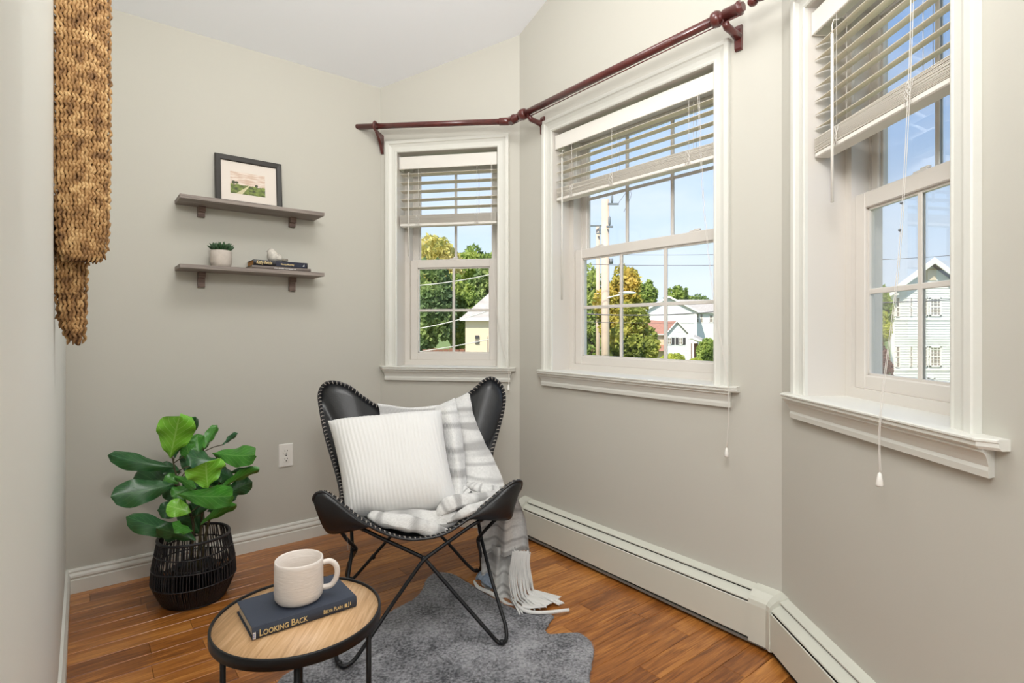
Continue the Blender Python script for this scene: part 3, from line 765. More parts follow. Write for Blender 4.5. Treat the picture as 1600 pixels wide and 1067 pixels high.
# ------------------------------------------------------------------ woven wall hanging
M_sea = foliage('seagrass', (112, 78, 42), (164, 124, 76), (208, 172, 120), scale=38, transl=0)
M_seadark = mat('seagrass_core', (86, 56, 28), .9, bump=.6, bscale=200)
ow = A+v*1.22; wn = u.copy()           # wall normal into the room = u
def hang_panel(root, prof, dep0, lean_v, n0):
    """prof: list of (z, s_in, s_out): the mat stands out from the wall between s_in and s_out at height z"""
    zs_ = [p[0] for p in prof]
    def S(z):
        for i in range(len(prof)-1):
            if prof[i][0] >= z >= prof[i+1][0]:
                f = (prof[i][0]-z)/(prof[i][0]-prof[i+1][0]); return (prof[i][1]*(1-f)+prof[i+1][1]*f, prof[i][2]*(1-f)+prof[i+1][2]*f)
        return (prof[-1][1], prof[-1][2])
    def P(z, s, th=0): # mat plane bows toward the camera in the middle
        a, b = S(z); f = (s-a)/max(b-a, 1e-4)
        q = ow+wn*s+v*(dep0+lean_v*s+.012*math.sin(math.pi*f)+th); return Vector((q.x, q.y, z))
    mb = MB(); n = 40; G = []; G2 = []
    for i in range(n+1):
        z = zs_[0]+(zs_[-1]-zs_[0])*i/n; a, b = S(z)
        G.append([P(z, a+(b-a)*j/6, 0) for j in range(7)]); G2.append([P(z, a+(b-a)*j/6, -.022) for j in range(7)])
    mb.grid(G, uv=False); mb.grid(G2, uv=False)
    mb.grid([[r[0] for r in G], [r[0] for r in G2]], uv=False); mb.grid([[r[-1] for r in G], [r[-1] for r in G2]], uv=False)
    mb.grid([G[-1], G2[-1]], uv=False); build('woven_core', mb, M_seadark, root)
    mb = MB(); z = zs_[0]; row = 0; rn = random.Random(n0)
    while z > zs_[-1]+.004:
        a, b = S(z); k = max(1, int((b-a)/.0072)); sg = 1 if row % 2 else -1
        for j in range(-1, k+1):
            for face in ((0, 1), (-.022, -1)) if 0 <= j < k else ((-.011, 1),):
                s = a+(b-a)*(j+.5+rn.uniform(-.15, .15))/k; th, fs_ = face
                p = P(z, s, th+.003*fs_)
                ax = (Vector((0, 0, 1))+wn*(.35*sg+rn.uniform(-.25, .25))+v*rn.uniform(-.12, .12)).normalized(); L2 = rn.uniform(.0085, .0125)
                mb.tube([p-ax*L2, p-ax*L2*.3+v*.002*fs_, p+ax*L2*.5+v*.002*fs_, p+ax*L2], [.0012, rn.uniform(.0034, .0044), .0036, .001], 5, cap=False)
        z -= .0105; row += 1
    o = build('woven_strand', mb, M_sea, root); o['kind'] = 'stuff'
wh = empty('woven_wall_hanging', Vector((ow.x, ow.y, 1.6)), 'brown seagrass woven wall hanging on the left wall', 'wall hanging')
hang_panel(wh, [(1.98,.004,.104),(1.70,.004,.105),(1.50,.006,.104),(1.35,.010,.102),(1.31,.012,.099),(1.28,.018,.092),(1.268,.03,.078)], .0, .0, 1)
hang_panel(wh, [(1.42,.004,.062),(1.30,.004,.060),(1.20,.006,.058),(1.13,.012,.057),(1.09,.024,.055),(1.068,.036,.052),(1.060,.044,.050)], -.045, .0, 2)

# ------------------------------------------------------------------ rug
M_rug, t, b = new_mat('grey_hide'); N = t.nodes.new
tcn = N('ShaderNodeTexCoord'); n1 = N('ShaderNodeTexNoise'); n1.inputs['Scale'].default_value = 7; n1.inputs['Detail'].default_value = 3
n2 = N('ShaderNodeTexNoise'); n2.inputs['Scale'].default_value = 120; n2.inputs['Detail'].default_value = 8
r = N('ShaderNodeValToRGB'); e = r.color_ramp.elements; e[0].position = .38; e[0].color = lin((54, 56, 62)); e[1].position = .63; e[1].color = lin((164, 164, 169))
ad = N('ShaderNodeMath'); ad.operation = 'MULTIPLY_ADD'; ad.inputs[1].default_value = .45; mu = N('ShaderNodeMath'); mu.operation = 'MULTIPLY'; mu.inputs[1].default_value = .55
lk = t.links.new; lk(tcn.outputs['Object'], n1.inputs[0]); lk(tcn.outputs['Object'], n2.inputs[0]); lk(n1.outputs[0], ad.inputs[0]); lk(n2.outputs[0], mu.inputs[0]); lk(mu.outputs[0], ad.inputs[2])
lk(ad.outputs[0], r.inputs[0]); lk(r.outputs[0], b.inputs['Base Color']); b.inputs['Roughness'].default_value = .95; b.inputs['Sheen Weight'].default_value = .25
bpn = N('ShaderNodeBump'); bpn.inputs['Strength'].default_value = .6; bpn.inputs['Distance'].default_value = .004; lk(n2.outputs[0], bpn.inputs['Height']); lk(bpn.outputs[0], b.inputs['Normal'])
def fl(px, py, z=0.0): return at(px, py, (H-z)*F/(py-CY))
rp_ = [(683,897),(706,899),(722,908),(742,920),(790,948),(830,962),(863,964),(858,975),(852,988),(862,996),(884,994),(905,993),(920,1002),(927,1018),(924,1040),(920,1075),(926,1120),(900,1158),
       (840,1150),(760,1165),(660,1150),(570,1160),(500,1130),(452,1128),(425,1098),(440,1062),(480,1042),(530,1022),(566,1000),(590,975),(615,956),(648,938),(661,922),(668,906)]
rim = catmull([fl(*p) for p in rp_], 5, closed=True); cen = sum(rim, Vector())/len(rim)
mb = MB(); m = len(rim); rings = []
for f, z in ((1.0, 0.001), (1.002, .006), (.992, .010), (.97, .011), (.8, .011), (.5, .012), (.2, .012)):
    rings.append([Vector((cen.x+(p.x-cen.x)*f+noise.noise(p*40)*.004*(f > .98), cen.y+(p.y-cen.y)*f+noise.noise(p*40+Vector((9,0,0)))*.004*(f > .98), z+.0015*noise.noise(p*6*f))) for p in rim])
vs = [p for q in rings for p in q]+[Vector((cen.x, cen.y, .012))]
fs = [(i*m+k, i*m+(k+1) % m, (i+1)*m+(k+1) % m, (i+1)*m+k) for i in range(len(rings)-1) for k in range(m)]+[((len(rings)-1)*m+k, (len(rings)-1)*m+(k+1) % m, len(vs)-1) for k in range(m)]
mb.add(vs, fs, smooth=True)
rug = tag(build('hide_rug', mb, M_rug, at=Vector((cen.x, cen.y, 0))), 'grey faux hide rug with an irregular outline under the chair', 'rug')
# short pile
mb = MB(); rn = random.Random(5)
for i, p in enumerate(rim):
    q = rim[(i+1) % m]
    if p.y < 1.5 and q.y < 1.5: continue
    k = max(1, int((q-p).length/.0022))
    for j in range(k):
        c = p.lerp(q, (j+rn.random())/k); o_ = (c-cen).normalized(); sd = Vector((-o_.y, o_.x, 0))*.0011
        c = Vector((c.x, c.y, .006)); tip = c+o_*rn.uniform(.003, .009)+Vector((0, 0, rn.uniform(-.003, .005)))+sd*rn.uniform(-3, 3)
        mb.add([c-sd-o_*.004, c+sd-o_*.004, tip], [(0, 1, 2)])
o = build('pile', mb, M_rug, rug); o['kind'] = 'stuff'

# ------------------------------------------------------------------ butterfly chair
ch = empty('butterfly_chair', Vector((-.37, 2.13, 0)), 'black leather butterfly sling chair with laced rim on a black tube frame', 'chair')
rimc = [(490,782,1.885),(494,771,1.875),(506,769,1.87),(520,777,1.87),(540,794,1.87),(566,815,1.875),(600,833,1.89),(632,842,1.905),(662,842,1.92),(695,834,1.945),(730,812,1.975),(762,786,2.00),(790,762,2.02),(806,752,2.04),(815,753,2.06),
        (812,766,2.12),(800,778,2.20),(785,772,2.28),(772,745,2.36),(769,712,2.42),(777,680,2.48),(786,645,2.535),(789,620,2.56),(784,602,2.57),(770,590,2.575),(756,594,2.575),
        (738,610,2.565),(712,628,2.54),(680,638,2.515),(645,642,2.49),(612,640,2.47),(588,633,2.455),(566,619,2.44),(545,603,2.43),(522,596,2.42),(506,600,2.41),(498,616,2.395),
        (501,645,2.345),(508,680,2.28),(518,715,2.21),(528,750,2.13),(532,777,2.05),(522,792,1.98),(505,795,1.92)]
rim3 = catmull([at(*p) for p in rimc], 6, closed=True)
cc = Vector((-.335, 2.12, .315))
def sling_pt(Rp, r):
    q = cc.lerp(Rp, r); hz = Rp.z-cc.z
    z = cc.z + hz*(r**1.7); return Vector((q.x, q.y, z))
mb = MB(); m = len(rim3); NR = 16; rings = []
for i in range(NR+1):
    r = .04+.96*(i/NR); rings.append([sling_pt(p, r) for p in rim3])
vs = [p for q in rings for p in q]+[cc]
fs = [(i*m+k, (i+1)*m+k, (i+1)*m+(k+1) % m, i*m+(k+1) % m) for i in range(NR) for k in range(m)]+[(k, (k+1) % m, len(vs)-1) for k in range(m)]
mb.add(vs, fs, smooth=True); sling = build('sling_seat', mb, M_leather, ch)
so = sling.modifiers.new('t', 'SOLIDIFY'); so.thickness = .004; so.offset = 0
mb = MB(); mb.tube(rim3, .0048, 8, closed=True); rimo = build('rim', mb, M_leather, ch)
dense = catmull(rim3[::3], 4, closed=True)
# lacing: whip stitches around the rim
Ls = [0]
for i in range(len(rim3)): Ls.append(Ls[-1]+(rim3[(i+1) % m]-rim3[i]).length)
def rim_at(s):
    s %= Ls[-1]
    import bisect
    i = bisect.bisect_right(Ls, s)-1; i = min(i, m-1); f = (s-Ls[i])/max(Ls[i+1]-Ls[i], 1e-9)
    return rim3[i].lerp(rim3[(i+1) % m], f)
mw, mk = MB(), MB(); s = 0; kx = 0
while s < Ls[-1]:
    p = rim_at(s); tn = (rim_at(s+.002)-rim_at(s-.002)).normalized(); inn = (cc-p); inn = (inn-tn*inn.dot(tn)).normalized(); nn = tn.cross(inn)
    ring = []
    for a in range(0, 7):
        th = R(-30+a*40); ring.append(p+inn*(.0045+.0065*math.cos(th))*1.0+nn*.0075*math.sin(th)+tn*(a-3)*.0014)
    (mw if kx % 3 == 0 else mk).tube(ring, .0017, 5); s += .0062; kx += 1
build('lacing', mw, M_lace_w, rimo); build('lacing', mk, M_lace_b, rimo)
def patch(up, lo, bulge, name='corner_pocket'):
    n = 20; U_ = catmull([at(*p) for p in up], 8); L_ = catmull([at(*p) for p in lo], 8)
    def samp(c, t):
        x = t*(len(c)-1); i = min(int(x), len(c)-2); return c[i].lerp(c[i+1], x-i)
    G = []
    for i in range(9):
        f = i/8; row = []
        for j in range(n+1):
            a, b_ = samp(U_, j/n), samp(L_, j/n); p = a.lerp(b_, f); p = p+bulge*math.sin(math.pi*f)*math.sin(math.pi*j/n)*1.0; row.append(p)
        G.append(row)
    mb = MB(); mb.grid(G, uv=False); o = build(name, mb, M_leather, ch); s_ = o.modifiers.new('t', 'SOLIDIFY'); s_.thickness = .003; s_.offset = 0
patch([(490,780,1.885),(495,772,1.872),(507,771,1.866),(522,780,1.866),(542,797,1.866),(562,813,1.868),(577,823,1.875)], [(490,783,1.885),(496,802,1.885),(508,828,1.89),(519,834,1.89),(537,832,1.885),(556,828,1.88),(577,823,1.875)], Vector((0, -.012, 0)))
patch([(733,810,1.975),(750,797,1.985),(770,781,2.0),(788,765,2.015),(804,754,2.035),(814,754,2.055)], [(733,810,1.975),(750,812,1.99),(775,813,2.01),(797,811,2.04),(804,792,2.05),(814,758,2.06)], Vector((0, -.012, 0)))
patch([(502,640,2.39),(499,617,2.41),(508,602,2.42),(524,599,2.43),(545,606,2.44)], [(503,642,2.41),(508,664,2.47),(518,676,2.49),(530,655,2.49),(545,608,2.45)], Vector((0, .02, 0)))
patch([(786,640,2.55),(788,620,2.57),(783,604,2.58),(770,592,2.585),(756,597,2.58)], [(785,642,2.57),(780,664,2.63),(772,676,2.66),(762,652,2.65),(756,600,2.59)], Vector((0, .02, 0)))
# frame
J = at(662,873,1.93); JL = at(554,857,2.03); JB = at(649,797,2.44); JR = at(749,842,2.16)
tFL = at(512,795,1.90); tFR = at(797,782,2.05); tBL = at(514,618,2.47); tBR = at(771,612,2.64)
def rodpath(pts, k=5, rr_=.022):
    pts = [Vector(p) for p in pts]; out = [pts[0]]
    for i in range(1, len(pts)-1):
        a, b_, c = pts[i-1], pts[i], pts[i+1]; r1 = min(rr_, (a-b_).length*.45); r2 = min(rr_, (c-b_).length*.45)
        p, q = b_+(a-b_).normalized()*r1, b_+(c-b_).normalized()*r2
        for j in range(k+1): t = j/k; out.append(p*(1-t)**2+b_*2*t*(1-t)+q*t*t)
    return out+[pts[-1]]
rad = .0068
off = Vector((0, .010, 0))
mb = MB()
mb.tube(rodpath([tFR+Vector((-.01,.01,-.02)), at(735,822,1.995), J-off*.8, at(610,948,1.86), at(569,1010,1.785), fl(552,1034,.024), fl(537,1043,.020), fl(527,1036,.024), at(524,1015,1.80), at(535,960,1.89), JL+Vector((-.008,0,0)), at(549,822,2.10), tBL]), rad, 10)
build('front_left_leg', mb, M_black, ch)
mb = MB()
mb.tube(rodpath([tFL+Vector((.01,.01,-.02)), at(590,838,1.915), J+off*.8, at(715,932,1.91), at(764,988,1.877), fl(777,1003,.022), fl(786,1006,.020), at(792,998,1.895), at(791,980,1.925), at(768,905,2.04), JR+Vector((.008,0,0)), at(747,812,2.2), tBR]), rad, 10)
build('front_right_leg', mb, M_black, ch)
mb = MB()
mb.tube(rodpath([tBR+Vector((-.01,.005,-.03)), JB+off*.8, at(606,843,2.42), at(560,895,2.39), fl(552,904,.010), fl(545,905,.010), at(541,897,2.36), at(545,880,2.2), JL+Vector((.008,0,0)), at(541,842,1.97), tFL+Vector((0,.012,-.02))]), rad, 10)
build('back_left_leg', mb, M_black, ch)
mb = MB()
mb.tube(rodpath([tBL+Vector((.01,.005,-.03)), JB-off*.8, at(698,846,2.46), at(730,882,2.465), fl(741,892,.010), fl(749,892,.010), at(752,884,2.42), at(751,865,2.28), JR+Vector((-.008,0,0)), at(760,826,2.10), tFR+Vector((0,.012,-.02))]), rad, 10)
build('back_right_leg', mb, M_black, ch)
for c in (J, JL, JR, JB): mb = MB(); mb.ball(c, .0115, 12, 8); build('hinge_joint', mb, M_black, ch)
for c in (fl(530,1036,.024), fl(784,1003,.024), fl(548,904,.012), fl(745,891,.012)): mb = MB(); mb.ball(c, (.010, .010, .009), 12, 8); build('foot_cap', mb, M_black, ch)
mb = MB(); mb.ball(at(583,870,2.41), .011); build('hinge_joint', mb, M_black, ch)
mb = MB(); mb.tube(catmull([at(541,832,1.93), at(543,845,1.93), at(544,860,1.93)], 4), .0008, 4); build('loose_thread', mb, M_lace_w, ch)

# ------------------------------------------------------------------ pillow
M_pil = mat('white_knit', (228, 227, 224), .9, bump=.35, bscale=420, sheen=.2)
TL, TR_, BR_, BL_ = at(512,657,2.25), at(690,640,2.36), at(718,797,2.10), at(540,812,2.00)
cen = (TL+TR_+BR_+BL_)/4; nrm = (TR_-TL).cross(BL_-TL).normalized()
if nrm.y > 0: nrm = -nrm
nu, nv = 150, 44; mb = MB()
for sgn in (1, -1):
    G = []
    for i in range(nv+1):
        y = -1+2*i/nv; row = []
        for j in range(nu+1):
            x = -1+2*j/nu
            pin = 1-.055*(1-y*y)*abs(x)**3; piny = 1-.045*(1-x*x)*abs(y)**3
            a, b_ = (x*pin+1)/2, (y*piny+1)/2
            p = TL.lerp(TR_, a).lerp(BL_.lerp(BR_, a), b_)
            hgt = .088*((1-x**4)*(1-y**4))**.55
            ribs = .0024*abs(math.sin((x+.02*math.sin(y*3+x*4))*math.pi*15))*min(1, (1-abs(x))*8)*min(1, (1-abs(y))*10)
            wr = .006*noise.noise(Vector((x*2.5, y*1.6, sgn*3)))*(1-x*x)
            p = p+nrm*sgn*(hgt+ribs+wr); row.append(p)
        G.append(row)
    mb.grid(G if sgn == 1 else [r[::-1] for r in G], uv=False)
tag(build('throw_pillow', mb, M_pil, at=Vector((cen.x, cen.y, cen.z))), 'square white ribbed knit pillow leaning in the chair', 'pillow')

# ------------------------------------------------------------------ throw blanket
def knit():
    m, t, b = new_mat('grey_white_throw'); N = t.nodes.new; l = t.links.new
    uv = N('ShaderNodeUVMap'); s = N('ShaderNodeSeparateXYZ'); l(uv.outputs[0], s.inputs[0])
    cb = N('ShaderNodeCombineXYZ'); l(s.outputs[1], cb.inputs[1])
    nb = N('ShaderNodeTexNoise'); nb.inputs['Scale'].default_value = 9; nb.inputs['Detail'].default_value = 1
    mp = N('ShaderNodeMapping'); mp.inputs['Scale'].default_value = (.03, 1, 1); l(uv.outputs[0], mp.inputs[0]); l(mp.outputs[0], nb.inputs[0])
    band = N('ShaderNodeValToRGB'); e = band.color_ramp.elements; e[0].position = .50; e[0].color = (0,0,0,1); e[1].position = .62; e[1].color = (1,1,1,1); l(nb.outputs[0], band.inputs[0])
    wv = N('ShaderNodeTexWave'); wv.inputs['Scale'].default_value = 22; wv.inputs['Distortion'].default_value = 1.5; wv.inputs['Detail'].default_value = 2; wv.inputs['Detail Scale'].default_value = 2; l(uv.outputs[0], wv.inputs[0])
    tc = N('ShaderNodeTexCoord'); nf = N('ShaderNodeTexNoise'); nf.inputs['Scale'].default_value = 120; nf.inputs['Detail'].default_value = 5; l(tc.outputs['Object'], nf.inputs[0])
    dk = N('ShaderNodeMixRGB'); l(wv.outputs[1], dk.inputs[0]); dk.inputs[1].default_value = lin((140, 139, 138)); dk.inputs[2].default_value = lin((208, 206, 203))
    lt = N('ShaderNodeMixRGB'); l(nf.outputs[0], lt.inputs[0]); lt.inputs[1].default_value = lin((206, 205, 202)); lt.inputs[2].default_value = lin((250, 249, 246))
    mm = N('ShaderNodeMixRGB'); l(band.outputs[0], mm.inputs[0]); l(lt.outputs[0], mm.inputs[1]); l(dk.outputs[0], mm.inputs[2])
    l(mm.outputs[0], b.inputs['Base Color']); b.inputs['Roughness'].default_value = .95; b.inputs['Sheen Weight'].default_value = .2
    ad = N('ShaderNodeMath'); ad.operation = 'ADD'; l(nf.outputs[0], ad.inputs[0]); l(wv.outputs[1], ad.inputs[1])
    bp = N('ShaderNodeBump'); bp.inputs['Strength'].default_value = .5; bp.inputs['Distance'].default_value = .0025; l(ad.outputs[0], bp.inputs['Height']); l(bp.outputs[0], b.inputs['Normal'])
    return m
M_knit = knit()
tb = MB()
def sheet(rows, n=10, mcols=24, fold=None, amp=.003, uvs=(1, 1, 0, 0), mbx=None):
    """rows of control points (same count); smooth surface"""
    k = len(rows[0]); cols = [catmull([at(*r[j]) for r in rows], n) for j in range(k)]
    G = []
    for i in range(len(cols[0])):
        line = catmull([c[i] for c in cols], max(2, mcols//(k-1)))
        row = []
        for j, p in enumerate(line):
            f = j/(len(line)-1); g = i/(len(cols[0])-1); q = Vector(p)
            q.y -= (fold(f, g) if fold else 0)
            q = q+Vector((noise.noise(p*26), noise.noise(p*26+Vector((5,5,5))), noise.noise(p*26+Vector((9,1,4)))))*amp
            row.append(q)
        G.append(row)
    X = mbx or tb; mm, nn = len(G), len(G[0])
    vs = [p for r in G for p in r]; uvv = [(uvs[2]+uvs[0]*j/(nn-1), uvs[3]+uvs[1]*i/(mm-1)) for i in range(mm) for j in range(nn)]
    X.add(vs, [(i*nn+j, i*nn+j+1, (i+1)*nn+j+1, (i+1)*nn+j) for i in range(mm-1) for j in range(nn-1)], uvv, True)
# left strip on the backrest
sheet([[(680,652,2.60),(698,648,2.60),(712,642,2.60)],[(680,636,2.56),(696,628,2.555),(710,621,2.56)],[(680,644,2.46),(700,640,2.42),(714,640,2.45)],[(688,680,2.38),(709,680,2.32),(722,680,2.37)],
       [(694,725,2.30),(715,725,2.22),(727,725,2.28)],[(699,772,2.19),(718,774,2.11),(731,768,2.17)],[(700,800,2.13),(720,798,2.06),(738,795,2.10)]], fold=lambda f, g: .016*math.sin(math.pi*f), uvs=(.35, 1.2, 0, 0))
# right strip
sheet([[(708,645,2.61),(720,640,2.61),(734,636,2.61)],[(707,624,2.56),(720,618,2.56),(733,612,2.565)],[(711,650,2.46),(725,650,2.45),(741,650,2.48)],[(720,690,2.38),(740,690,2.37),(757,688,2.42)],
       [(725,730,2.29),(755,730,2.27),(777,728,2.34)],[(728,752,2.22),(762,760,2.18),(788,757,2.27)],[(735,780,2.12),(765,778,2.10),(797,772,2.20)]], fold=lambda f, g: .010*math.sin(math.pi*f)+.004*math.sin(f*9), uvs=(.8, 1.4, .1, .3))
# behind the pillow along the top of the back
sheet([[(588,650,2.50),(640,655,2.53),(692,650,2.56)],[(589,631,2.47),(640,638,2.50),(692,632,2.54)],[(592,637,2.44),(640,643,2.46),(692,640,2.49)],[(600,680,2.36),(650,680,2.38),(695,680,2.41)]], fold=lambda f, g: .003*math.sin(f*20), uvs=(1.2, .5, .3, .7))
# folds on the seat: sausage shaped rolls
def roll(pts, rs, sq=.75, uvs=(1,1,0,0), mbx=None, wob=.007):
    P = catmull([at(*p) for p in pts], 8); nP = len(P); G = []
    for i, p in enumerate(P):
        f = i/(nP-1)*(len(rs)-1); k = min(int(f), len(rs)-2); r = rs[k]*(1-(f-k))+rs[k+1]*(f-k)
        t_ = (P[min(i+1, nP-1)]-P[max(i-1, 0)]).normalized(); a = t_.cross(Vector((0,0,1))).normalized(); b_ = a.cross(t_)
        row = []
        for j in range(29):
            th = 2*math.pi*j/28; q = p+(a*math.cos(th)+b_*math.sin(th)*sq)*r*(1+.10*math.sin(3*th+i*.15))
            q = q+Vector((noise.noise(q*22), noise.noise(q*22+Vector((7,7,7))), noise.noise(q*22+Vector((3,0,8)))))*wob; row.append(q)
        G.append(row)
    X = mbx or tb; mm, nn = len(G), len(G[0])
    X.add([p for r in G for p in r], [(i*nn+j, i*nn+j+1, (i+1)*nn+j+1, (i+1)*nn+j) for i in range(mm-1) for j in range(nn-1)], [(uvs[2]+uvs[0]*j/(nn-1), uvs[3]+uvs[1]*i/(mm-1)) for i in range(mm) for j in range(nn)], True)
roll([(578,806,1.985),(600,812,1.975),(640,819,1.97),(675,826,1.975),(700,829,1.985)], [.020,.034,.038,.032,.010], uvs=(1,.5,0,.42))
roll([(600,806,2.02),(640,808,2.03),(675,811,2.03),(700,812,2.02),(715,804,2.03)], [.02,.034,.038,.038,.016], uvs=(1,.3,.3,.1))
roll([(683,812,2.03),(690,800,2.03),(703,789,2.04),(725,783,2.06),(755,779,2.09),(792,768,2.12)], [.012,.030,.036,.036,.034,.02], uvs=(1,.7,.2,.5))
roll([(700,815,1.99),(718,806,1.99),(735,797,2.00),(752,789,2.02),(776,776,2.05)], [.008,.018,.022,.018,.006], uvs=(.8,.4,.2,.1))
roll([(707,768,2.15),(722,766,2.15),(733,774,2.13)], [.012,.026,.02], uvs=(.6,.6,.1,.1))
roll([(728,756,2.20),(750,764,2.17),(785,768,2.17)], [.008,.030,.022], uvs=(.8,.8,.5,.1))
# hanging part over the right arm
fold3 = lambda f, g: .026*math.sin(f*12+1)+.010*math.sin(f*23+g*3)
sheet([[(778,772,2.20),(788,768,2.20),(798,766,2.20),(806,770,2.20)],[(760,792,2.25),(780,790,2.24),(800,788,2.22),(814,790,2.22)],[(748,815,2.29),(772,815,2.27),(798,815,2.24),(821,812,2.23)],[(749,840,2.31),(772,840,2.28),(800,840,2.25),(825,838,2.24)],
       [(751,865,2.32),(772,865,2.28),(800,865,2.25),(828,863,2.245)]], fold=fold3, uvs=(1.2, .9, 0, 0), mcols=36)
sheet([[(750,852,2.33),(768,852,2.29),(786,852,2.27),(806,852,2.265)],[(753,890,2.33),(768,892,2.29),(782,893,2.26),(796,890,2.25)],[(752,908,2.34),(765,915,2.30),(780,920,2.26),(797,918,2.22)],[(762,917,2.32),(772,926,2.27),(786,936,2.22),(806,944,2.17)]],
      fold=lambda f, g: .022*math.sin(f*13+1), uvs=(1, .8, .2, .9), mcols=30)
blanket = build('throw_blanket', tb, M_knit, at=at(790,905,2.26))
tag(blanket, 'grey and white woven throw with fringe draped over the chair arm to the floor', 'blanket')
M_blue = mat('blue_grey_yarn', (150, 164, 182), .95, bump=.8, bscale=250, var=.3, vscale=90)
mb = MB(); roll([(744,905,2.33),(752,899,2.33),(764,908,2.30),(771,918,2.27)], [.006,.024,.02,.006], mbx=mb); mb.hasuv = False; build('rolled_edge', mb, M_blue, blanket)
mb = MB(); roll([(741,908,2.325),(747,917,2.29),(760,923,2.26),(775,931,2.235),(792,943,2.19),(808,947,2.17)], [.004,.008,.009,.010,.010,.006], mbx=mb, wob=.002); build('hem', mb, M_pil, blanket)
rn = random.Random(11)
for i in range(26):
    f = i/25; x0 = 801+27*f; y0 = 861+rn.uniform(-1, 2)
    tx = 812+70*f+rn.uniform(-6, 6); ty = 957-17*f+rn.uniform(-5, 4)
    kx = 796+34*f+rn.uniform(-2, 2); ky = 925-10*f+rn.uniform(-3, 6); 
    e_ = fl(tx, ty, .012); k_ = fl(kx+4, ky+8, .02)
    pts = [at(x0, y0, 2.24), at(x0-2+rn.uniform(-2,2), 880, 2.235), at(kx-1, 905, 2.235), k_, k_.lerp(e_, .5)+Vector((0,0,rn.uniform(-.002,.006))), e_]
    mb = MB(); mb.tube(catmull(pts, 5), [.0042]*16+[.0036]*9+[.002], 6); build('fringe_strand', mb, M_pil, blanket)
for (a, b_) in (((823,955),(889,953)),):
    mb = MB(); mb.tube(catmull([fl(808,945,.02), fl(a[0],a[1],.02), fl(850,957,.018), fl(b_[0],b_[1],.015)], 6), .007, 8); build('fringe_strand', mb, M_pil, blanket)
mb = MB()
G = []
for i in range(9):
    g = i/8; row = []
    for j in range(12):
        f = j/11; px = (812+(850-812)*g)*(1-f)+(832+(878-832)*g)*f; py = (952-(3)*g)*(1-f)+(920+(932-920)*g)*f
        z = .010+.018*abs(math.sin(f*8+g*2))*(1-.6*g); row.append(fl(px, py, z))
    G.append(row)
mb.grid(G); o = build('fringe_web', mb, M_pil, blanket)

# ------------------------------------------------------------------ side table, book, mug
tcx, tcy, tr = -.487, 1.243, .182; tz = .45
tbl = empty('side_table', Vector((tcx, tcy, 0)), 'small round side table with light wood top and black metal rim', 'table')
M_top = wood('light_oak_top', (184, 142, 98), (212, 170, 124), (230, 196, 154), rough=.42, sc_=(30, 2.0, 2), per_obj=False)
mb = MB(); n = 72; mb.lathe([(.01, -.012), (tr-.006, -.012), (tr-.006, 0), (.01, 0)], (tcx, tcy, tz), n); build('table_top', mb, M_top, tbl)
mb = MB(); mb.lathe([(tr-.0055, -.018), (tr, -.018), (tr, .004), (tr-.0008, .005), (tr-.0048, .005), (tr-.0055, .004), (tr-.0055, -.018)], (tcx, tcy, tz), n, cap=False); build('rim', mb, M_black, tbl)
for k in range(4):
    a = R(-70+90*k); x, y = tcx+.155*math.cos(a), tcy+.155*math.sin(a)
    mb = MB(); mb.tube([(x, y, 0), (x, y, tz-.012)], .0062, 10); build('leg', mb, M_black, tbl)
Lc = Vector((-.5435, 1.137, 0)); tzz = tz+.0005
TB = Matrix(((u.x, -v.x, 0, Lc.x), (u.y, -v.y, 0, Lc.y), (0, 0, 1, tzz), (0, 0, 0, 1)))
bk = book(TB, .2264, .142, .026, M_navy, M_paper, 'dark navy clothbound hardback on the side table under the mug')
text_mesh('Looking Back', .0200, spineT(TB, .013, .0058, -.0043), M_gold, bk, small=.78, sx=.82)
text_mesh('Belva Plain', .0125, spineT(TB, .148, .0085, -.0043), M_gold, bk, small=.8, sx=.72)
mb = MB(spineT(TB, .197, .008, -.0043)); mb.box((0, 0, -.0001), (.006, .008, .0003)); mb.box((.009, -.001, 0), (.0105, .010, .0003)); mb.box((.0075, -.0012, 0), (.0105, .0005, .0003)); mb.box((.013, .002, 0), (.0145, .009, .0003)); build('emblem', mb, M_gold, bk)
M_tagb = mat('price_tag_blue', (96, 110, 190), .5)
mb = MB(spineT(TB, .0005, .003, -.0043)); mb.box((0, 0, -.0001), (.006, .014, .0003)); st = build('sticker', mb, M_white, bk)
mb = MB(spineT(TB, .0015, .005, -.0046)); mb.tube([(.0015+.0015*math.cos(a), .005+.0035*math.sin(a), 0) for a in [i*math.pi/6 for i in range(12)]], .0006, 5, closed=True); build('sticker_mark', mb, M_tagb, st)
mx_, my_ = -.494, 1.262; mz = tzz+.026; rM = .0535
mug = empty('mug', Vector((mx_, my_, mz)), 'off-white speckled ceramic mug standing on the navy book', 'mug')
mb = MB(); mb.lathe([(.001, .001), (.040, 0), (.048, .003), (.0525, .010), (.0537, .022), (.0535, .05), (.0533, .085), (.0527, .0925), (.0510, .094), (.0493, .092), (.0485, .06), (.0480, .02), (.043, .010), (.001, .008)], (mx_, my_, mz), 48, cap=False); build('cup', mb, M_ceramic, mug)
hd = Vector((.93, -.10, 0)).normalized()
hd = Vector((.96, .28, 0)).normalized()
mb = MB(); hp = [(.0525, .078), (.068, .079), (.080, .070), (.0845, .054), (.081, .036), (.070, .022), (.0525, .020)]
mb.tube(catmull([Vector((mx_, my_, mz))+hd*a+Vector((0,0,b_)) for a, b_ in hp], 6), .0062, 12); build('handle', mb, M_ceramic, mug)

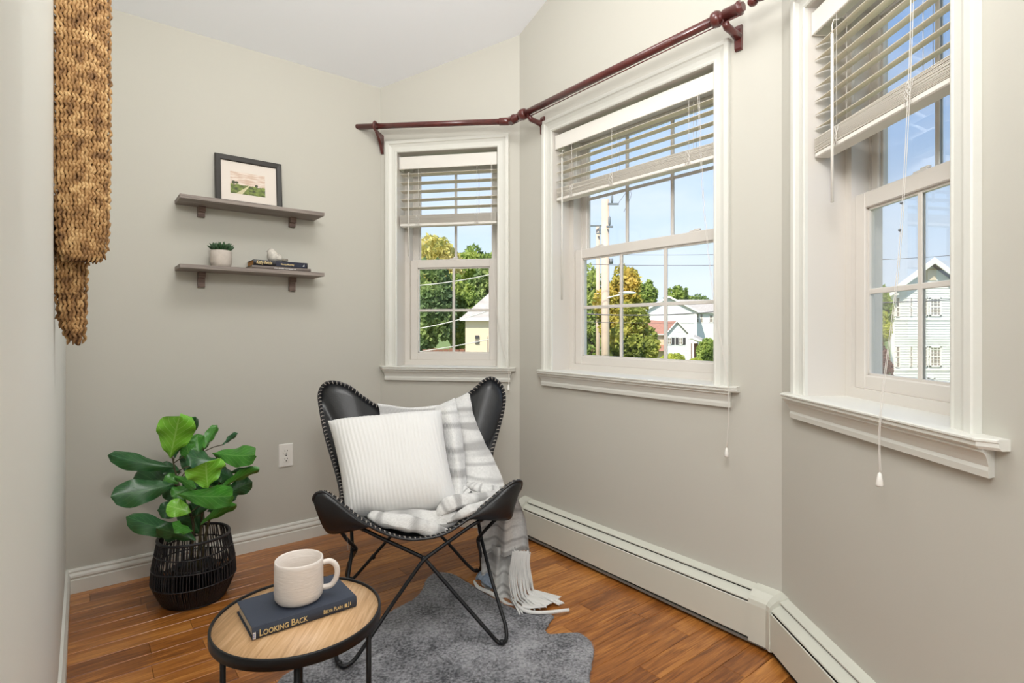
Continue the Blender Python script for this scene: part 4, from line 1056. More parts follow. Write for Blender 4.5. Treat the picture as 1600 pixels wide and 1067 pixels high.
# ------------------------------------------------------------------ basket and fiddle leaf fig
bx, by = -1.305, 2.235
bas = empty('woven_basket', Vector((bx, by, 0)), 'black open-weave cord basket on the floor holding the leafy plant', 'basket')
prof = [(.000, .110), (.02, .122), (.09, .152), (.15, .148), (.20, .139), (.255, .128)]
def br(z):
    for i in range(len(prof)-1):
        if prof[i][0] <= z <= prof[i+1][0]: f = (z-prof[i][0])/(prof[i+1][0]-prof[i][0]); return prof[i][1]*(1-f)+prof[i+1][1]*f
    return prof[-1][1]
def ring(z, r, w, n=60): return [(bx+(r)*math.cos(a)+0, by+r*math.sin(a), z+.002*math.sin(3*a+z*40)) for a in [2*math.pi*i/n for i in range(n)]]
mb = MB(); mb.tube(ring(.258, .128, 0), .006, 8, closed=True); build('rim', mb, M_basket, bas)
for z in (.006, .09, .150, .205): mb = MB(); mb.tube(ring(z, br(z)+.0005, 0), .0028, 6, closed=True); build('band', mb, M_basket, bas)
mb = MB(); rn = random.Random(2)
for k in range(88):
    a = 2*math.pi*k/88
    for (z0_, z1_) in ((.004, .09), (.09, .150), (.150, .205), (.205, .256)):
        for dd in ((-.2, .2) if z0_ < .01 else (rn.uniform(-.25, .25),)):
            aa = a+dd*2*math.pi/88*1.2; bb = a+(dd+rn.uniform(-.2, .2))*2*math.pi/88
            P = []
            for i in range(4):
                f = i/3; z = z0_+(z1_-z0_)*f; r = br(z)+.001*math.sin(math.pi*f); an = aa*(1-f)+bb*f; P.append((bx+r*math.cos(an), by+r*math.sin(an), z))
            mb.tube(P, .0024, 5, cap=False)
o = build('cord_weave', mb, M_basket, bas); o['kind'] = 'stuff'
mb = MB(); mb.lathe([(.001, .002), (.108, .002), (.108, .006), (.001, .006)], (bx, by, 0), 32); build('base', mb, M_basket, bas)
fig = empty('fiddle_leaf_fig', Vector((bx, by, .008)), 'leafy green fiddle leaf fig standing in the black basket', 'plant')
mb = MB(); mb.lathe([(.060, .008), (.064, .010), (.078, .125), (.082, .125), (.082, .135), (.074, .135), (.072, .115), (.001, .115)], (bx, by, 0), 28, cap=False); build('pot', mb, M_basket, fig)
mb = MB(); mb.lathe([(.001, .116), (.073, .117), (.05, .124), (.001, .126)], (bx, by, 0), 20); build('soil', mb, M_soil, fig)
def leafmat(name, c1, c2, vein):
    m, t, b = new_mat(name); N = t.nodes.new; l = t.links.new
    uv = N('ShaderNodeUVMap'); s = N('ShaderNodeSeparateXYZ'); l(uv.outputs[0], s.inputs[0])
    def mth(op, a, b_=0):
        n = N('ShaderNodeMath'); n.operation = op
        for i, x in enumerate((a, b_)):
            if isinstance(x, (int, float)): n.inputs[i].default_value = x
            else: l(x, n.inputs[i])
        return n.outputs[0]
    ax = mth('ABSOLUTE', mth('SUBTRACT', s.outputs[0], .5))
    ph = mth('SUBTRACT', mth('MULTIPLY', s.outputs[1], 7.0), mth('MULTIPLY', ax, 5.0))
    fr = mth('ABSOLUTE', mth('SUBTRACT', mth('FRACT', ph), .5))
    side = mth('LESS_THAN', fr, .045); mid = mth('LESS_THAN', ax, .022); v_ = mth('MAXIMUM', side, mid)
    tc = N('ShaderNodeTexCoord'); nz = N('ShaderNodeTexNoise'); nz.inputs['Scale'].default_value = 18; l(tc.outputs['Object'], nz.inputs[0])
    m1 = N('ShaderNodeMixRGB'); l(nz.outputs[0], m1.inputs[0]); m1.inputs[1].default_value = lin(c1); m1.inputs[2].default_value = lin(c2)
    m2 = N('ShaderNodeMixRGB'); l(mth('MULTIPLY', v_, .6), m2.inputs[0]); l(m1.outputs[0], m2.inputs[1]); m2.inputs[2].default_value = lin(vein)
    l(m2.outputs[0], b.inputs['Base Color']); b.inputs['Roughness'].default_value = .33; b.inputs['Specular IOR Level'].default_value = .6
    bp = N('ShaderNodeBump'); bp.inputs['Strength'].default_value = .5; bp.inputs['Distance'].default_value = .003; bp.invert = True; l(v_, bp.inputs['Height']); l(bp.outputs[0], b.inputs['Normal'])
    return m
M_leafd = leafmat('leaf_dark', (24, 68, 38), (48, 104, 50), (70, 120, 66))
M_leafm = leafmat('leaf_mid', (44, 106, 34), (76, 148, 44), (110, 165, 80))
M_leafb = leafmat('leaf_bright', (98, 172, 40), (138, 204, 62), (176, 220, 120))
def z8(x, y): return (140+x*.356, 620+y*.356)
def leaf(base, tip, w, mtl, Yb, Yt, roll=0, curl=.18, bend=.12, label=None, wav=1.0):
    b3 = at(*z8(*base), Yb); t3 = at(*z8(*tip), Yt); ax = t3-b3; Ln = ax.length; ax.normalize()
    vw = (b3+t3)/2-Vector((0, 0, H)); vw.normalize()
    side = ax.cross(vw).normalized(); nm = side.cross(ax).normalized()
    rm = Matrix.Rotation(R(roll), 3, ax); side = rm @ side; nm = rm @ nm
    wd = w*.356*((Yb+Yt)/2)/F/2*1.08
    G = []; nI, nJ = 14, 10; sd = random.random()*9
    for i in range(nI+1):
        f = i/nI
        pr = (math.sin(math.pi*min(1, f*.93+.03)**1.25)**.62)*(.62+.38*f)*1.08 if f < 1 else 0.02
        pr = max(pr, .03)
        row = []
        for j in range(nJ+1):
            g = -1+2*j/nJ
            p = b3+ax*Ln*f+side*wd*pr*g
            p = p+nm*(-curl*wd*(1-abs(g)**1.5)*1.2+bend*Ln*math.sin(math.pi*f)+wav*.17*wd*math.sin(f*15+sd+g)*abs(g)**2)
            row.append(p)
        G.append(row)
    mb = MB(); mb.grid(G); o = build('leaf', mb, mtl, fig)
    if label: o['label'] = label
    return b3
LV = [((355,262),(395,78),150,'b',2.22,2.17,0,.15,.05),((372,262),(462,84),80,'d',2.26,2.28,25,.3,.1),((365,312),(80,256),78,'d',2.24,2.10,18,.3,.10),
 ((370,385),(92,440),120,'d',2.18,2.05,12,.2,.07),((375,350),(182,388),130,'d',2.27,2.30,-10,.2,.1),((440,600),(158,530),90,'d',2.16,2.05,20,.25,.1),
 ((465,628),(292,572),74,'d',2.14,2.08,-18,.25,.1),((518,395),(508,282),158,'b',2.10,2.06,10,.1,.08),((560,285),(424,262),100,'d',2.17,2.12,35,.2,.1),
 ((545,250),(732,258),100,'m',2.22,2.18,-18,.2,.10),((500,225),(556,124),50,'m',2.24,2.30,30,.3,.05),((585,210),(648,158),30,'d',2.3,2.36,40,.3,.05),
 ((575,398),(746,312),52,'m',2.20,2.22,38,.3,.08),((600,425),(713,372),80,'d',2.26,2.32,10,.2,.1),((395,430),(634,436),105,'m',2.10,2.06,-12,.2,.12),
 ((490,555),(644,470),52,'m',2.18,2.16,30,.3,.06),((445,505),(338,476),80,'b',2.12,2.08,10,.1,.05),((372,348),(466,402),44,'m',2.14,2.08,25,.2,.05),
 ((470,520),(520,390),110,'d',2.20,2.24,0,.2,.05),((420,330),(455,240),90,'d',2.28,2.32,-15,.2,.05),((430,480),(300,500),80,'d',2.22,2.2,15,.2,.08),
 ((440,250),(505,170),80,'m',2.3,2.34,0,.2,.05),((560,470),(640,400),80,'d',2.28,2.36,5,.2,.05),((450,590),(360,560),60,'m',2.12,2.06,40,.2,.05),
 ((440,400),(360,440),80,'m',2.2,2.15,20,.2,.06),((500,440),(440,330),100,'d',2.26,2.28,0,.2,.05),((480,600),(430,470),110,'d',2.24,2.22,10,.2,.05),
 ((640,360),(560,330),70,'d',2.27,2.22,20,.2,.05),((600,335),(738,316),38,'d',2.26,2.30,45,.3,.04)]
LV += [((400,330),(300,300),60,'d',2.26,2.26,20,.2,.05),((450,300),(420,190),70,'m',2.26,2.28,-20,.2,.05),((480,260),(470,170),70,'m',2.28,2.3,10,.2,.05),((420,450),(330,400),80,'d',2.24,2.22,-10,.2,.06),
 ((520,500),(600,470),70,'d',2.2,2.2,10,.2,.05),((430,520),(380,460),70,'m',2.16,2.13,20,.2,.05),((540,420),(620,380),70,'m',2.24,2.26,-20,.2,.05),((500,380),(590,340),80,'d',2.26,2.28,0,.2,.05),
 ((470,470),(540,400),90,'d',2.18,2.16,30,.2,.05),((400,600),(330,610),60,'d',2.2,2.2,10,.2,.05),((390,380),(330,350),60,'m',2.22,2.22,10,.2,.05)]
bases = []
for b_, t_, w, k, yb, yt, ro, cu, be in LV: bases.append(leaf(b_, t_, w, {'b': M_leafb, 'd': M_leafd, 'm': M_leafm}[k], yb, yt, ro, cu, be))
stems = [[(bx-.02, by-.01, .12), at(*z8(455,560),2.21), at(*z8(400,420),2.22), at(*z8(362,262),2.22)], [(bx+.01, by, .12), at(*z8(490,560),2.23), at(*z8(500,420),2.22), at(*z8(500,240),2.25)], [(bx+.03, by-.01, .12), at(*z8(520,560),2.23), at(*z8(560,440),2.23), at(*z8(575,300),2.25)]]
for s_ in stems: mb = MB(); P = catmull(s_, 8); mb.tube(P, [.0065-.004*i/(len(P)-1) for i in range(len(P))], 8); build('stem', mb, M_stem, fig)
mb = MB(); allp = [p for s_ in stems for p in catmull(s_, 8)]
for q in bases:
    n_ = min(allp, key=lambda p: (p-q-Vector((0,0,-.02))).length); mb.tube([n_, n_.lerp(q, .5)+Vector((0,0,.004)), q], .0022, 6)
build('leaf_stalks', mb, M_stem, fig)

# ------------------------------------------------------------------ outdoors
GZ = -3.2
mb = MB(); mb.add([(-200, 6, GZ), (250, 6, GZ), (250, 300, GZ), (-200, 300, GZ)], [(0, 1, 2, 3)]); mb.add([(4, -60, GZ), (250, -60, GZ), (250, 6, GZ), (4, 6, GZ)], [(0, 1, 2, 3)])
tag(build('ground', mb, M_grass), kind='structure')
def crown(c, rad, n, size, rs, conif=False):
    rg = np.random.default_rng(rs); mb_v = []; blobs = []
    if conif:
        for k in range(n):
            f = rg.random()**.7; r = rad[0]*(f)*(.75+.25*math.sin(f*34)); a = rg.random()*2*math.pi
            blobs.append((c[0]+r*math.cos(a), c[1]+r*math.sin(a), c[2]+rad[2]*(1-2*f)))
        P = np.array(blobs)
    else:
        nb = 26; bc = []
        for k in range(nb):
            d = rg.normal(size=3); d /= np.linalg.norm(d); rr_ = .35+.45*rg.random()**.5; bc.append(d*rr_)
        bc = np.array(bc); idx = rg.integers(0, nb, n); d = rg.normal(size=(n, 3)); d /= np.linalg.norm(d, axis=1)[:, None]
        P = bc[idx]+d*(.26+.1*rg.random((n, 1))); P = P*np.array(rad)+np.array(c)
    m_ = len(P); a = rg.normal(size=(m_, 3)); a /= np.linalg.norm(a, axis=1)[:, None]; b_ = np.cross(a, rg.normal(size=(m_, 3))); b_ /= np.linalg.norm(b_, axis=1)[:, None]
    s_ = size*(.6+.8*rg.random((m_, 1))); V = np.stack([P-a*s_, P+b_*s_*.55, P+a*s_, P-b_*s_*.55], 1).reshape(-1, 3)
    return V, m_
def tree(px, ytop, ybot, Y, wpx, mtl, label, n=3500, size=.16, conif=False, name='tree', cat='tree', depth=None, seed=0):
    zt = H-(ytop-CY)/F*Y; zb = max(H-(ybot-CY)/F*Y, GZ+.05); X = (px-CX)/F*Y; rw = wpx/2/F*Y; c = Vector((X, Y, (zt+zb)/2))
    V, m_ = crown(c, (rw, depth or rw, (zt-zb)/2), int(n*1.7), size*.74, seed or int(px*7+Y), conif)
    root = empty(name, Vector((X, Y, GZ)), label, cat)
    V = V-np.array((X, Y, GZ)); me = bpy.data.meshes.new('crown'); me.vertices.add(len(V)); me.vertices.foreach_set('co', V.ravel())
    me.loops.add(m_*4); me.loops.foreach_set('vertex_index', np.arange(m_*4)); me.polygons.add(m_); me.polygons.foreach_set('loop_start', np.arange(m_)*4); me.polygons.foreach_set('loop_total', np.full(m_, 4))
    me.materials.append(mtl); me.update(); me.validate(); o = bpy.data.objects.new('crown', me); COL.objects.link(o); o.parent = root
    o['kind'] = 'stuff'
    if zb > GZ+.1 or True:
        mb = MB(); mb.tube([(X, Y, GZ), (X+.05, Y, (zb+GZ)/2), (X, Y, (zt+zb)/2)], [.18, .15, .06], 7); build('trunk', mb, M_trunk, root)
    return root
# window 1
tree(668,364,500,24,112,M_fol_pale,'pale autumn-yellow tree topping the woods in the narrow back window',4200,.17)
tree(742,389,470,28,80,M_fol_green,'green tree in the right panes of the narrow back window behind the cream house',3600,.16)
tree(672,410,560,19,80,M_fol_dark,'dark evergreen tree filling the left lower panes of the narrow back window',5200,.13)
tree(722,430,560,20.5,70,M_fol_green,'mid-green tree between evergreen and cream house in the narrow back window',4200,.13)
tree(640,400,560,20.5,60,M_fol_dark,'dark tree at the left edge of the narrow back window',3000,.14)
tree(760,405,520,22,60,M_fol_dark,'dark green tree directly behind the grey roof of the cream house',3000,.14)
# window 2
tree(925,408,575,27,60,M_fol_green,'green tree directly behind the two utility poles',3800,.15)
tree(975,414,560,22.4,85,M_fol_yel,'golden yellow tree right of the utility poles',5200,.13)
tree(987,478,590,19.9,80,M_fol_mix,'green tree with yellow tints in front of the white houses',5200,.12,seed=5)
tree(988,426,500,90,26,M_fol_dark,'tall dark conifer above the houses, right of the golden tree',2600,.35,conif=True)
tree(1010,436,500,92,34,M_fol_green,'bright green tree top right of the tall conifer',2600,.4)
tree(1056,448,500,106,40,M_fol_green,'rounded green tree above the large white house roof',2600,.45)
tree(1072,450,500,90,12,M_fol_dark,'small pointed dark spruce above the large white house roof',1500,.4,conif=True)
tree(1092,456,500,128,44,M_fol_dark,'low dark green tree line at the right edge of the middle window',2600,.42)
tree(1104,528,590,55,32,M_fol_green,'green tree beside the red brick porch',2600,.2)
tree(1062,552,600,50,70,M_fol_lime,'bright lime green bush at the foot of the small white house',3400,.16,name='bush',cat='bush')
# window 3
tree(1377,448,530,28,28,M_fol_green,'green tree left of the white house in the right-hand window',3000,.16)
tree(1374,485,545,27,30,M_fol_lime,'lime green bush left of the white house below the tree',2400,.13,name='bush',cat='bush')
tree(1372,535,620,26,36,M_fol_red,'red-brown shrub left of the white house',3000,.11,name='shrub',cat='shrub')

def hbox(name, mtl, root, x0, x1, y0, y1, z0_, z1_):
    mb = MB(); mb.box((x0, y0, z0_), (x1, y1, z1_)); return build(name, mb, mtl, root)
def sbox(name, mtl, root, x0, x1, y0, y1, z0_, z1_, k):
    mb = MB(); d = k*(y1-y0)
    mb.add([(x0,y0,z0_),(x1,y0,z0_),(x1+d,y1,z0_),(x0+d,y1,z0_),(x0,y0,z1_),(x1,y0,z1_),(x1+d,y1,z1_),(x0+d,y1,z1_)], [(3,2,1,0),(4,5,6,7),(0,1,5,4),(1,2,6,5),(2,3,7,6),(3,0,4,7)]); return build(name, mb, mtl, root)
def X_(px, Y): return (px-CX)/F*Y
def Z_(py, Y): return H-(py-CY)/F*Y
def siding(name, mtl, root, outline, Y, zlo, zhi, step=.16):   # lapped boards on a front wall, outline(z)->(x0,x1)
    mb = MB(); z = zlo
    while z < zhi-1e-3:
        z2 = min(z+step, zhi); a = outline(z); b_ = outline(z2)
        mb.add([(a[0], Y-.03, z), (a[1], Y-.03, z), (b_[1], Y-.004, z2), (b_[0], Y-.004, z2), (a[0], Y, z), (a[1], Y, z)], [(0,1,2,3),(4,5,1,0)]); z = z2
    o = build(name, mb, mtl, root); o['kind'] = 'stuff'; return o
def hwin(root, x0, x1, z0_, z1_, Y, nx=1, nz_=1, shut=False):
    mb = MB(); t = min(.09, (x1-x0)*.12)
    for (a, b_, c, d_) in ((x0, x0+t, z0_, z1_), (x1-t, x1, z0_, z1_), (x0, x1, z0_, z0_+t), (x0, x1, z1_-t, z1_)): mb.box((a, Y-.09, c), (b_, Y-.02, d_))
    mb.box((x0, Y-.08, (z0_+z1_)/2-.03), (x1, Y-.03, (z0_+z1_)/2+.03))
    for i in range(1, nx): x = x0+(x1-x0)*i/nx; mb.box((x-.014, Y-.075, z0_), (x+.014, Y-.035, z1_))
    for i in range(1, nz_):
        z = z0_+(z1_-z0_)*i/nz_; mb.box((x0, Y-.075, z-.014), (x1, Y-.035, z+.014))
    w = build('window', mb, M_htrim, root); mb = MB(); mb.box((x0+.01, Y-.05, z0_+.01), (x1-.01, Y-.03, z1_-.01)); build('pane', mb, M_hglass, w)
    if shut:
        for (a, b_) in ((x0-.32, x0-.03), (x1+.03, x1+.32)): mb = MB(); mb.box((a, Y-.07, z0_), (b_, Y-.02, z1_)); build('shutter', mb, M_shut, root)
# cream house in window 1
Y = 15.0
hc = empty('cream_house', Vector((X_(760,Y), Y+2, GZ)), 'cream house with a grey hip roof in the narrow back window', 'house')
x0, x1 = X_(727,Y), X_(727,Y)+2.9; ze = Z_(497,Y)
hbox('wall', M_sidingc, hc, x0, x1, Y, Y+4, GZ, ze)
mb = MB(); o_ = .12; ax_, ay_ = (x0+x1)/2, Y+3
mb.add([(x0-o_, Y-o_, ze), (x1+o_, Y-o_, ze), (x1+o_, Y+4+o_, ze), (x0-o_, Y+4+o_, ze), (ax_, Y+1.6, ze+1.55), (ax_, Y+2.6, ze+1.55)], [(0,1,4),(1,2,5,4),(2,3,5),(3,0,4,5),(3,2,1,0)]); build('roof', mb, M_roofg, hc)
mb = MB(); mb.box((x0-o_-.02, Y-o_-.03, ze-.07), (x1+o_, Y-o_+.01, ze+.01)); build('gutter', mb, M_htrim, hc)
for yy in (526.5, 534.5):
    mb = MB(); a = X_(745.5,Y); z = Z_(yy,Y); mb.box((a-.055, Y-.03, z-.045), (a+.055, Y+.01, z+.045)); build('window', mb, M_shut, hc)
mb = MB(); mb.tube([(X_(761,Y), Y-.03, GZ), (X_(761,Y), Y-.03, Z_(525,Y))], .012, 6); build('conduit', mb, M_pole, hc)
# large white house in window 2
Y = 72.0
hw_ = empty('white_house', Vector((X_(1060,Y), Y+4, GZ)), 'large white two-storey gabled house with a grey roof in the middle window', 'house')
xa, xb, xm = X_(1006,Y), X_(1088,Y), X_(1044,Y); ze = Z_(486,Y); zp = Z_(464,Y)
siding('front_wall', M_siding, hw_, lambda z: (xa, xb) if z <= ze else (xa+(xm-xa)*(z-ze)/(zp-ze), xb-(xb-xm)*(z-ze)/(zp-ze)), Y, GZ, zp-.05, .3)
sbox('side_wall', M_siding, hw_, xa+.02, xb-.02, Y+.01, Y+8, GZ, ze, .3)
mb = MB()
for (p, q) in (((xa-.3, ze-.12), (xm, zp)), ((xb+.3, ze-.15), (xm, zp))):
    mb.add([(p[0], Y-.35, p[1]), (q[0], Y-.35, q[1]), (q[0]+2.5, Y+8, q[1]), (p[0]+2.5, Y+8, p[1])], [(0,1,2,3)]); mb.add([(p[0], Y-.35, p[1]+.12), (q[0], Y-.35, q[1]+.14), (q[0]+2.5, Y+8, q[1]+.14), (p[0]+2.5, Y+8, p[1]+.12)], [(0,1,2,3)])
build('roof', mb, M_roofg, hw_)
mb = MB()
for (p, q) in (((xa-.3, ze-.14), (xm, zp)), ((xm, zp), (xb+.3, ze-.17))): mb.loft([[(a[0], Y-.38, a[1]-.1), (a[0], Y-.34, a[1]-.1), (a[0], Y-.34, a[1]+.16), (a[0], Y-.38, a[1]+.16)] for a in (p, q)])
build('barge_board', mb, M_htrim, hw_)
# right wing set back, with roof slope and upper windows
Yw = 75.0; xw0, xw1 = X_(1086,Yw), X_(1150,Yw); zw = Z_(487,Yw)
siding('wing_wall', M_siding, hw_, lambda z: (xw0, xw1), Yw, GZ, zw, .2)
mb = MB(); mb.add([(xw0-1.2, Yw-.4, zw-.05), (xw1, Yw-.4, zw-.05), (xw1, Yw+4, Z_(470,Yw)+.4), (xw0-2.4, Yw+4, Z_(470,Yw)+.4)], [(0,1,2,3)]); build('wing_roof', mb, M_roofg, hw_)
mb = MB(); mb.box((xw0-.5, Yw-.45, zw-.2), (xw1, Yw-.35, zw-.02)); build('gutter', mb, M_htrim, hw_)
hwin(hw_, X_(1087.5,Yw), X_(1092,Yw), Z_(504,Yw), Z_(490,Yw), Yw); hwin(hw_, X_(1093.5,Yw), X_(1098,Yw), Z_(504,Yw), Z_(490,Yw), Yw); hwin(hw_, X_(1108,Yw), X_(1114,Yw), Z_(504,Yw), Z_(492,Yw), Yw)
hbox('corner_post', M_htrim, hw_, xb-.25, xb+.05, Y-.06, Y+.2, GZ, ze-.1)
# porch
Yp = 68.0; mb = MB(); pz = Z_(529,Yp); zq = Z_(538,Yp)
mb.loft([[(X_(1081,Yp), y, pz), (X_(1104,Yp), y, zq), (X_(1104,Yp), y, zq+.18), (X_(1083,Yp), y, pz+.22)] for y in (Yp-.1, Yp+1.4)]); build('porch_roof', mb, M_htrim, hw_)
mb = MB(); mb.add([(X_(1083,Yp), Yp, pz+.23), (X_(1104,Yp), Yp, zq+.2), (X_(1112,Yp+1), Yp+2.5, zq+.4), (X_(1092,Yp+1), Yp+2.5, pz+.5)], [(0,1,2,3)]); build('porch_shingles', mb, M_roofg, hw_)
hbox('brick_panel', M_brick, hw_, X_(1085,Yp), X_(1095,Yp), Yp+1, Yp+1.3, GZ, zq+.1)
hbox('porch_post', M_htrim, hw_, X_(1082,Yp), X_(1084,Yp), Yp, Yp+.2, GZ, pz-.05)
# small white house with red-brown roof
Y = 60.0
hs = empty('small_white_house', Vector((X_(1052,Y), Y+3, GZ)), 'small white house with a red-brown roof and dark shutters in front of the large one', 'house')
xa, xb, xm = X_(1041,Y), X_(1074,Y), X_(1057,Y); ze = Z_(520,Y); zp = Z_(502,Y)
siding('front_wall', M_siding, hs, lambda z: (xa, xb) if z <= ze else (xa+(xm-xa)*(z-ze)/(zp-ze), xb-(xb-xm)*(z-ze)/(zp-ze)), Y, GZ, zp-.03, .25)
hbox('side_wall', M_sidingc, hs, xa-1.8, xb-.02, Y+.5, Y+5, GZ, ze-.1)
mb = MB(); xl = X_(1016,Y)
mb.add([(xa-.1, Y-.25, ze-.08), (xm, Y-.25, zp+.04), (xm, Y+2.5, zp+.04), (xa-.1, Y+2.5, ze-.08)], [(0,1,2,3)])
mb.add([(xb+.15, Y-.25, ze-.1), (xm, Y-.25, zp+.04), (xm, Y+2.5, zp+.04), (xb+.15, Y+2.5, ze-.1)], [(0,1,2,3)])
mb.add([(xl-.6, Y+.2, ze-.15), (xa+.2, Y+.2, ze-.15), (xm+.1, Y+2.8, zp+.02), (xl-.6, Y+2.8, zp+.30)], [(0,1,2,3)]); build('roof', mb, M_roofr, hs)
mb = MB()
for (p, q) in (((xa-.12, ze-.1), (xm, zp+.03)), ((xm, zp+.03), (xb+.17, ze-.12))): mb.loft([[(a[0], Y-.29, a[1]-.08), (a[0], Y-.24, a[1]-.08), (a[0], Y-.24, a[1]+.07), (a[0], Y-.29, a[1]+.07)] for a in (p, q)])
mb.box((xl-.6, Y+.15, ze-.24), (xa, Y+.22, ze-.14)); build('barge_board', mb, M_htrim, hs)
for (a, b_) in ((1042.5, 1049), (1060, 1066.5)):
    hwin(hs, X_(a,Y), X_(b_,Y), Z_(538.5,Y), Z_(527.5,Y), Y, nx=2, shut=True)
mb = MB(); mb.add([(xl-.3, Y-.6, Z_(548,Y)), (xa-.05, Y-.6, Z_(548,Y)), (xa-.05, Y+.5, Z_(539,Y)), (xl, Y+.5, Z_(539,Y))], [(0,1,2,3)]); build('lean_to_roof', mb, M_roofr, hs)
# white house in window 3
Y = 30.0
h3_ = empty('bay_gable_house', Vector((X_(1450,Y), Y+3, GZ)), 'tall white clapboard house with paired grid windows in the right-hand window', 'house')
xa, xb, xm = X_(1392,Y), X_(1507,Y), X_(1449,Y); ze = Z_(452,Y); zp = Z_(411,Y)
siding('front_wall', M_siding, h3_, lambda z: (xa, xb) if z <= ze else (xa+(xm-xa)*(z-ze)/(zp-ze), xb-(xb-xm)*(z-ze)/(zp-ze)), Y, GZ, zp-.05, .14)
sbox('side_wall', M_siding, h3_, xa+.02, xb+3, Y+.02, Y+7, GZ, ze, .72)
mb = MB()
for (p, q) in (((xa-.45, ze-.28), (xm, zp+.1)), ((xb+.45, ze-.28), (xm, zp+.1))):
    for dz in (0, .12): mb.add([(p[0], Y-.5, p[1]+dz), (q[0], Y-.5, q[1]+dz), (q[0]+5.4, Y+7, q[1]+dz), (p[0]+5.4, Y+7, p[1]+dz)], [(0,1,2,3)])
build('roof', mb, M_roofg, h3_)
mb = MB()
for (p, q) in (((xa-.45, ze-.3), (xm, zp+.08)), ((xm, zp+.08), (xb+.45, ze-.3))): mb.loft([[(a[0], Y-.55, a[1]-.16), (a[0], Y-.48, a[1]-.16), (a[0], Y-.48, a[1]+.16), (a[0], Y-.55, a[1]+.16)] for a in (p, q)])
mb.box((xa-.45, Y-.5, ze-.34), (xa+.1, Y+.1, ze-.26)); build('barge_board', mb, M_htrim, h3_)
mb = MB(); mb.box((X_(1437,Y), Y-.06, Z_(438,Y)), (X_(1462,Y), Y-.02, Z_(420,Y))); build('gable_panel', mb, M_sidingc, h3_)
for (za, zb_) in ((494, 465), (573, 541)):
    hwin(h3_, X_(1433,Y), X_(1448,Y), Z_(za,Y), Z_(zb_,Y), Y, 3, 6); hwin(h3_, X_(1451,Y), X_(1469.5,Y), Z_(za,Y), Z_(zb_,Y), Y, 3, 6)
    hwin(h3_, X_(1421,Y), X_(1424,Y), Z_(za,Y), Z_(zb_,Y), Y, 1, 4)
    hwin(h3_, X_(1399,Y), X_(1404.5,Y), Z_(za+1,Y), Z_(zb_,Y), Y, 1, 4)
    mb = MB(); mb.box((xa, Y-.05, Z_(za+6,Y)), (xb, Y-.01, Z_(za+3,Y))); build('belt_board', mb, M_htrim, h3_)
hbox('corner_board', M_htrim, h3_, xa-.02, xa+.15, Y-.07, Y, GZ, ze)
mb = MB(); xx0, xx1 = X_(1447,Y), X_(1457,Y); mb.box((xx0, Y-.2, GZ+.4), (xx0+.07, Y-.1, Z_(590,Y))); mb.box((xx1-.07, Y-.2, GZ+.4), (xx1, Y-.1, Z_(590,Y))); mb.box((xx0, Y-.2, Z_(592,Y)), (xx1, Y-.1, Z_(589,Y))); build('vent_hood', mb, M_siding, h3_)
# low distant house roofs at the left of window 3 and brown fence in window 1
fn = empty('brown_fence', Vector((X_(700,17.5), 17.5, GZ)), 'low red-brown fence at the bottom of the narrow back window', 'fence')
for i in range(9):
    x = X_(660,17.5)+i*.17; mb = MB(); mb.box((x, 17.5, GZ), (x+.155, 17.53, Z_(546,17.5)+.02*(i % 3))); build('fence_board', mb, M_brick, fn)
# poles
def pole(px, ytop, Y, r, label, arms):
    X = X_(px,Y); zt = Z_(ytop,Y); p = empty('utility_pole', Vector((X, Y, GZ)), label, 'utility pole', 'utility poles behind the middle window')
    mb = MB(); mb.tube([(X, Y, GZ), (X, Y, zt)], [r*1.12, r], 12); build('post', mb, M_pole, p)
    for (xo0, xo1, yy) in arms:
        z = Z_(yy,Y); mb = MB(); mb.box((X+xo0, Y-.25, z-.03), (X+xo1, Y-.18, z+.03)); a = build('crossarm', mb, M_insul, p)
        mb = MB(); xe = X+(xo0 if abs(xo0) > abs(xo1) else xo1*.45); mb.tube([(xe, Y-.22, z), (xe, Y-.22, z+.12), (xe, Y-.22, z+.32), (xe, Y-.22, z+.36)], [.02, .045, .04, .01], 8); build('insulator', mb, M_insul, a)
    return p, X, zt
p1, X1, zt1 = pole(946, 312, 19, .135, 'thicker pale wooden utility pole, right of the pair', [(.05, .42, 321), (.0, .22, 356)])
p2, X2, zt2 = pole(934.5, 352, 25, .095, 'thinner pale utility pole, left of the pair', [(-.5, .12, 354), (-.1, .1, 366)])
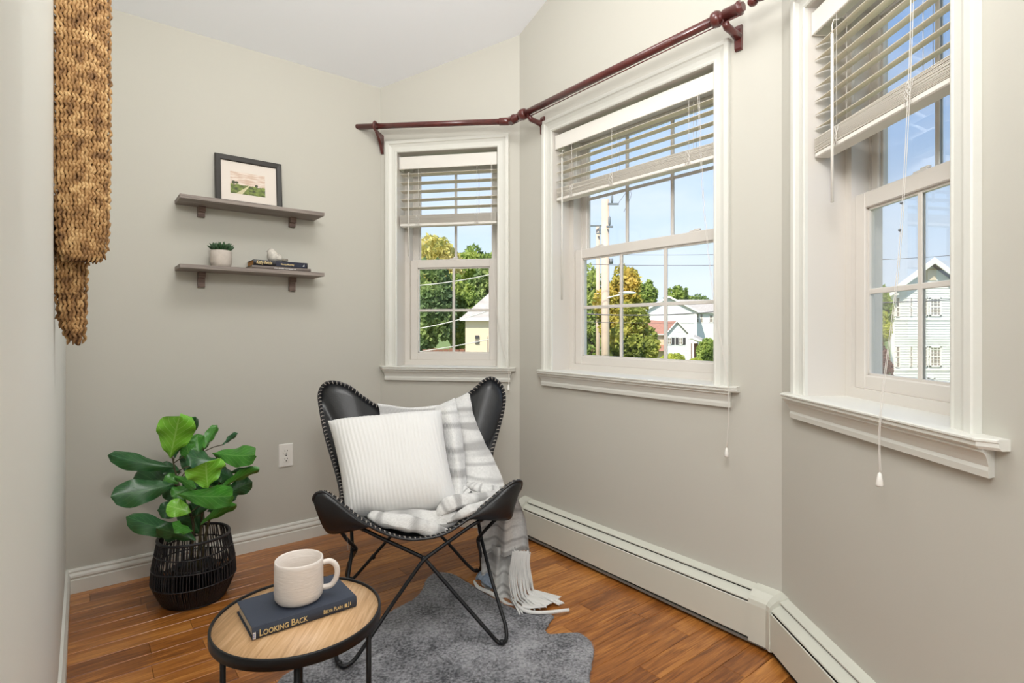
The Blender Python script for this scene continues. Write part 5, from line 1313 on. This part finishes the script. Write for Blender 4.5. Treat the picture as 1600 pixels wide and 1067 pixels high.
mb = MB(); mb.tube([(X1+.2, 19, Z_(412,19)), (X1+.2, 19, Z_(404,19))], .07, 10); build('transformer', mb, M_insul, p1)
mb = MB(); mb.tube(catmull([(X1, 18.9, Z_(466,19)), (X1+.5, 18.8, Z_(461,19)), (X1+.9, 18.7, Z_(459,19))], 5), .022, 6); mb.ball((X1+.7, 18.7, Z_(458.5,19)), (.32, .09, .05)); build('street_light_arm', mb, M_htrim, p1)
mb = MB(); mb.tube(catmull([(X1+.42, 18.8, Z_(319,19)), (X1+.75, 18.8, Z_(300,19)), (X1+.85, 18.8, Z_(308,19)), (X1+.6, 18.8, Z_(333,19))], 6), .008, 5); build('jumper_wire', mb, M_wire, p1)
# wires
def wire(a, b_, sag, r, mtl, label, Y0, Y1):
    p, q = at(*a, Y0), at(*b_, Y1); P = [p.lerp(q, i/24)-Vector((0, 0, sag*4*(i/24)*(1-i/24))) for i in range(25)]
    mb = MB(); mb.tube([x for x in P], r, 5); m_ = (p+q)/2
    tag(build('power_line', mb, mtl, at=m_), label, 'wire', 'overhead wires outside the windows')
wire((600,448),(800,420),.1,.011,M_wirel,'highest pale wire crossing the lower sash of the narrow back window',12,12)
wire((600,520),(790,476),.1,.011,M_wirel,'middle pale wire slanting across the narrow back window',12,12)
wire((600,556),(800,522),.05,.010,M_wirel,'lowest pale wire across the narrow back window at the cream house',12,12)
wire((892,489),(1180,480),.15,.018,M_wire,'thick dark cable passing below the middle muntin of the middle window',17,17)
wire((892,396),(1180,396),.05,.008,M_wire,'highest thin wire over the sky in the middle window',18,18)
wire((892,412),(1180,413),.05,.009,M_wire,'second thin wire from the top over the sky in the middle window',18,18)
wire((892,502),(1180,503),.05,.008,M_wire,'thin wire crossing in front of the red-brown roof',18,18)
wire((1300,407),(1540,394),.05,.008,M_wire,'thin wire over the sky in the right-hand window above the gable',14,14)
wire((1300,473),(1540,464),.05,.015,M_wire,'thick cable across the upper windows of the right-hand white house',14,14)

for o in bpy.data.objects:
    if '_m' in o: del o['_m']
print('objects', len(bpy.data.objects))
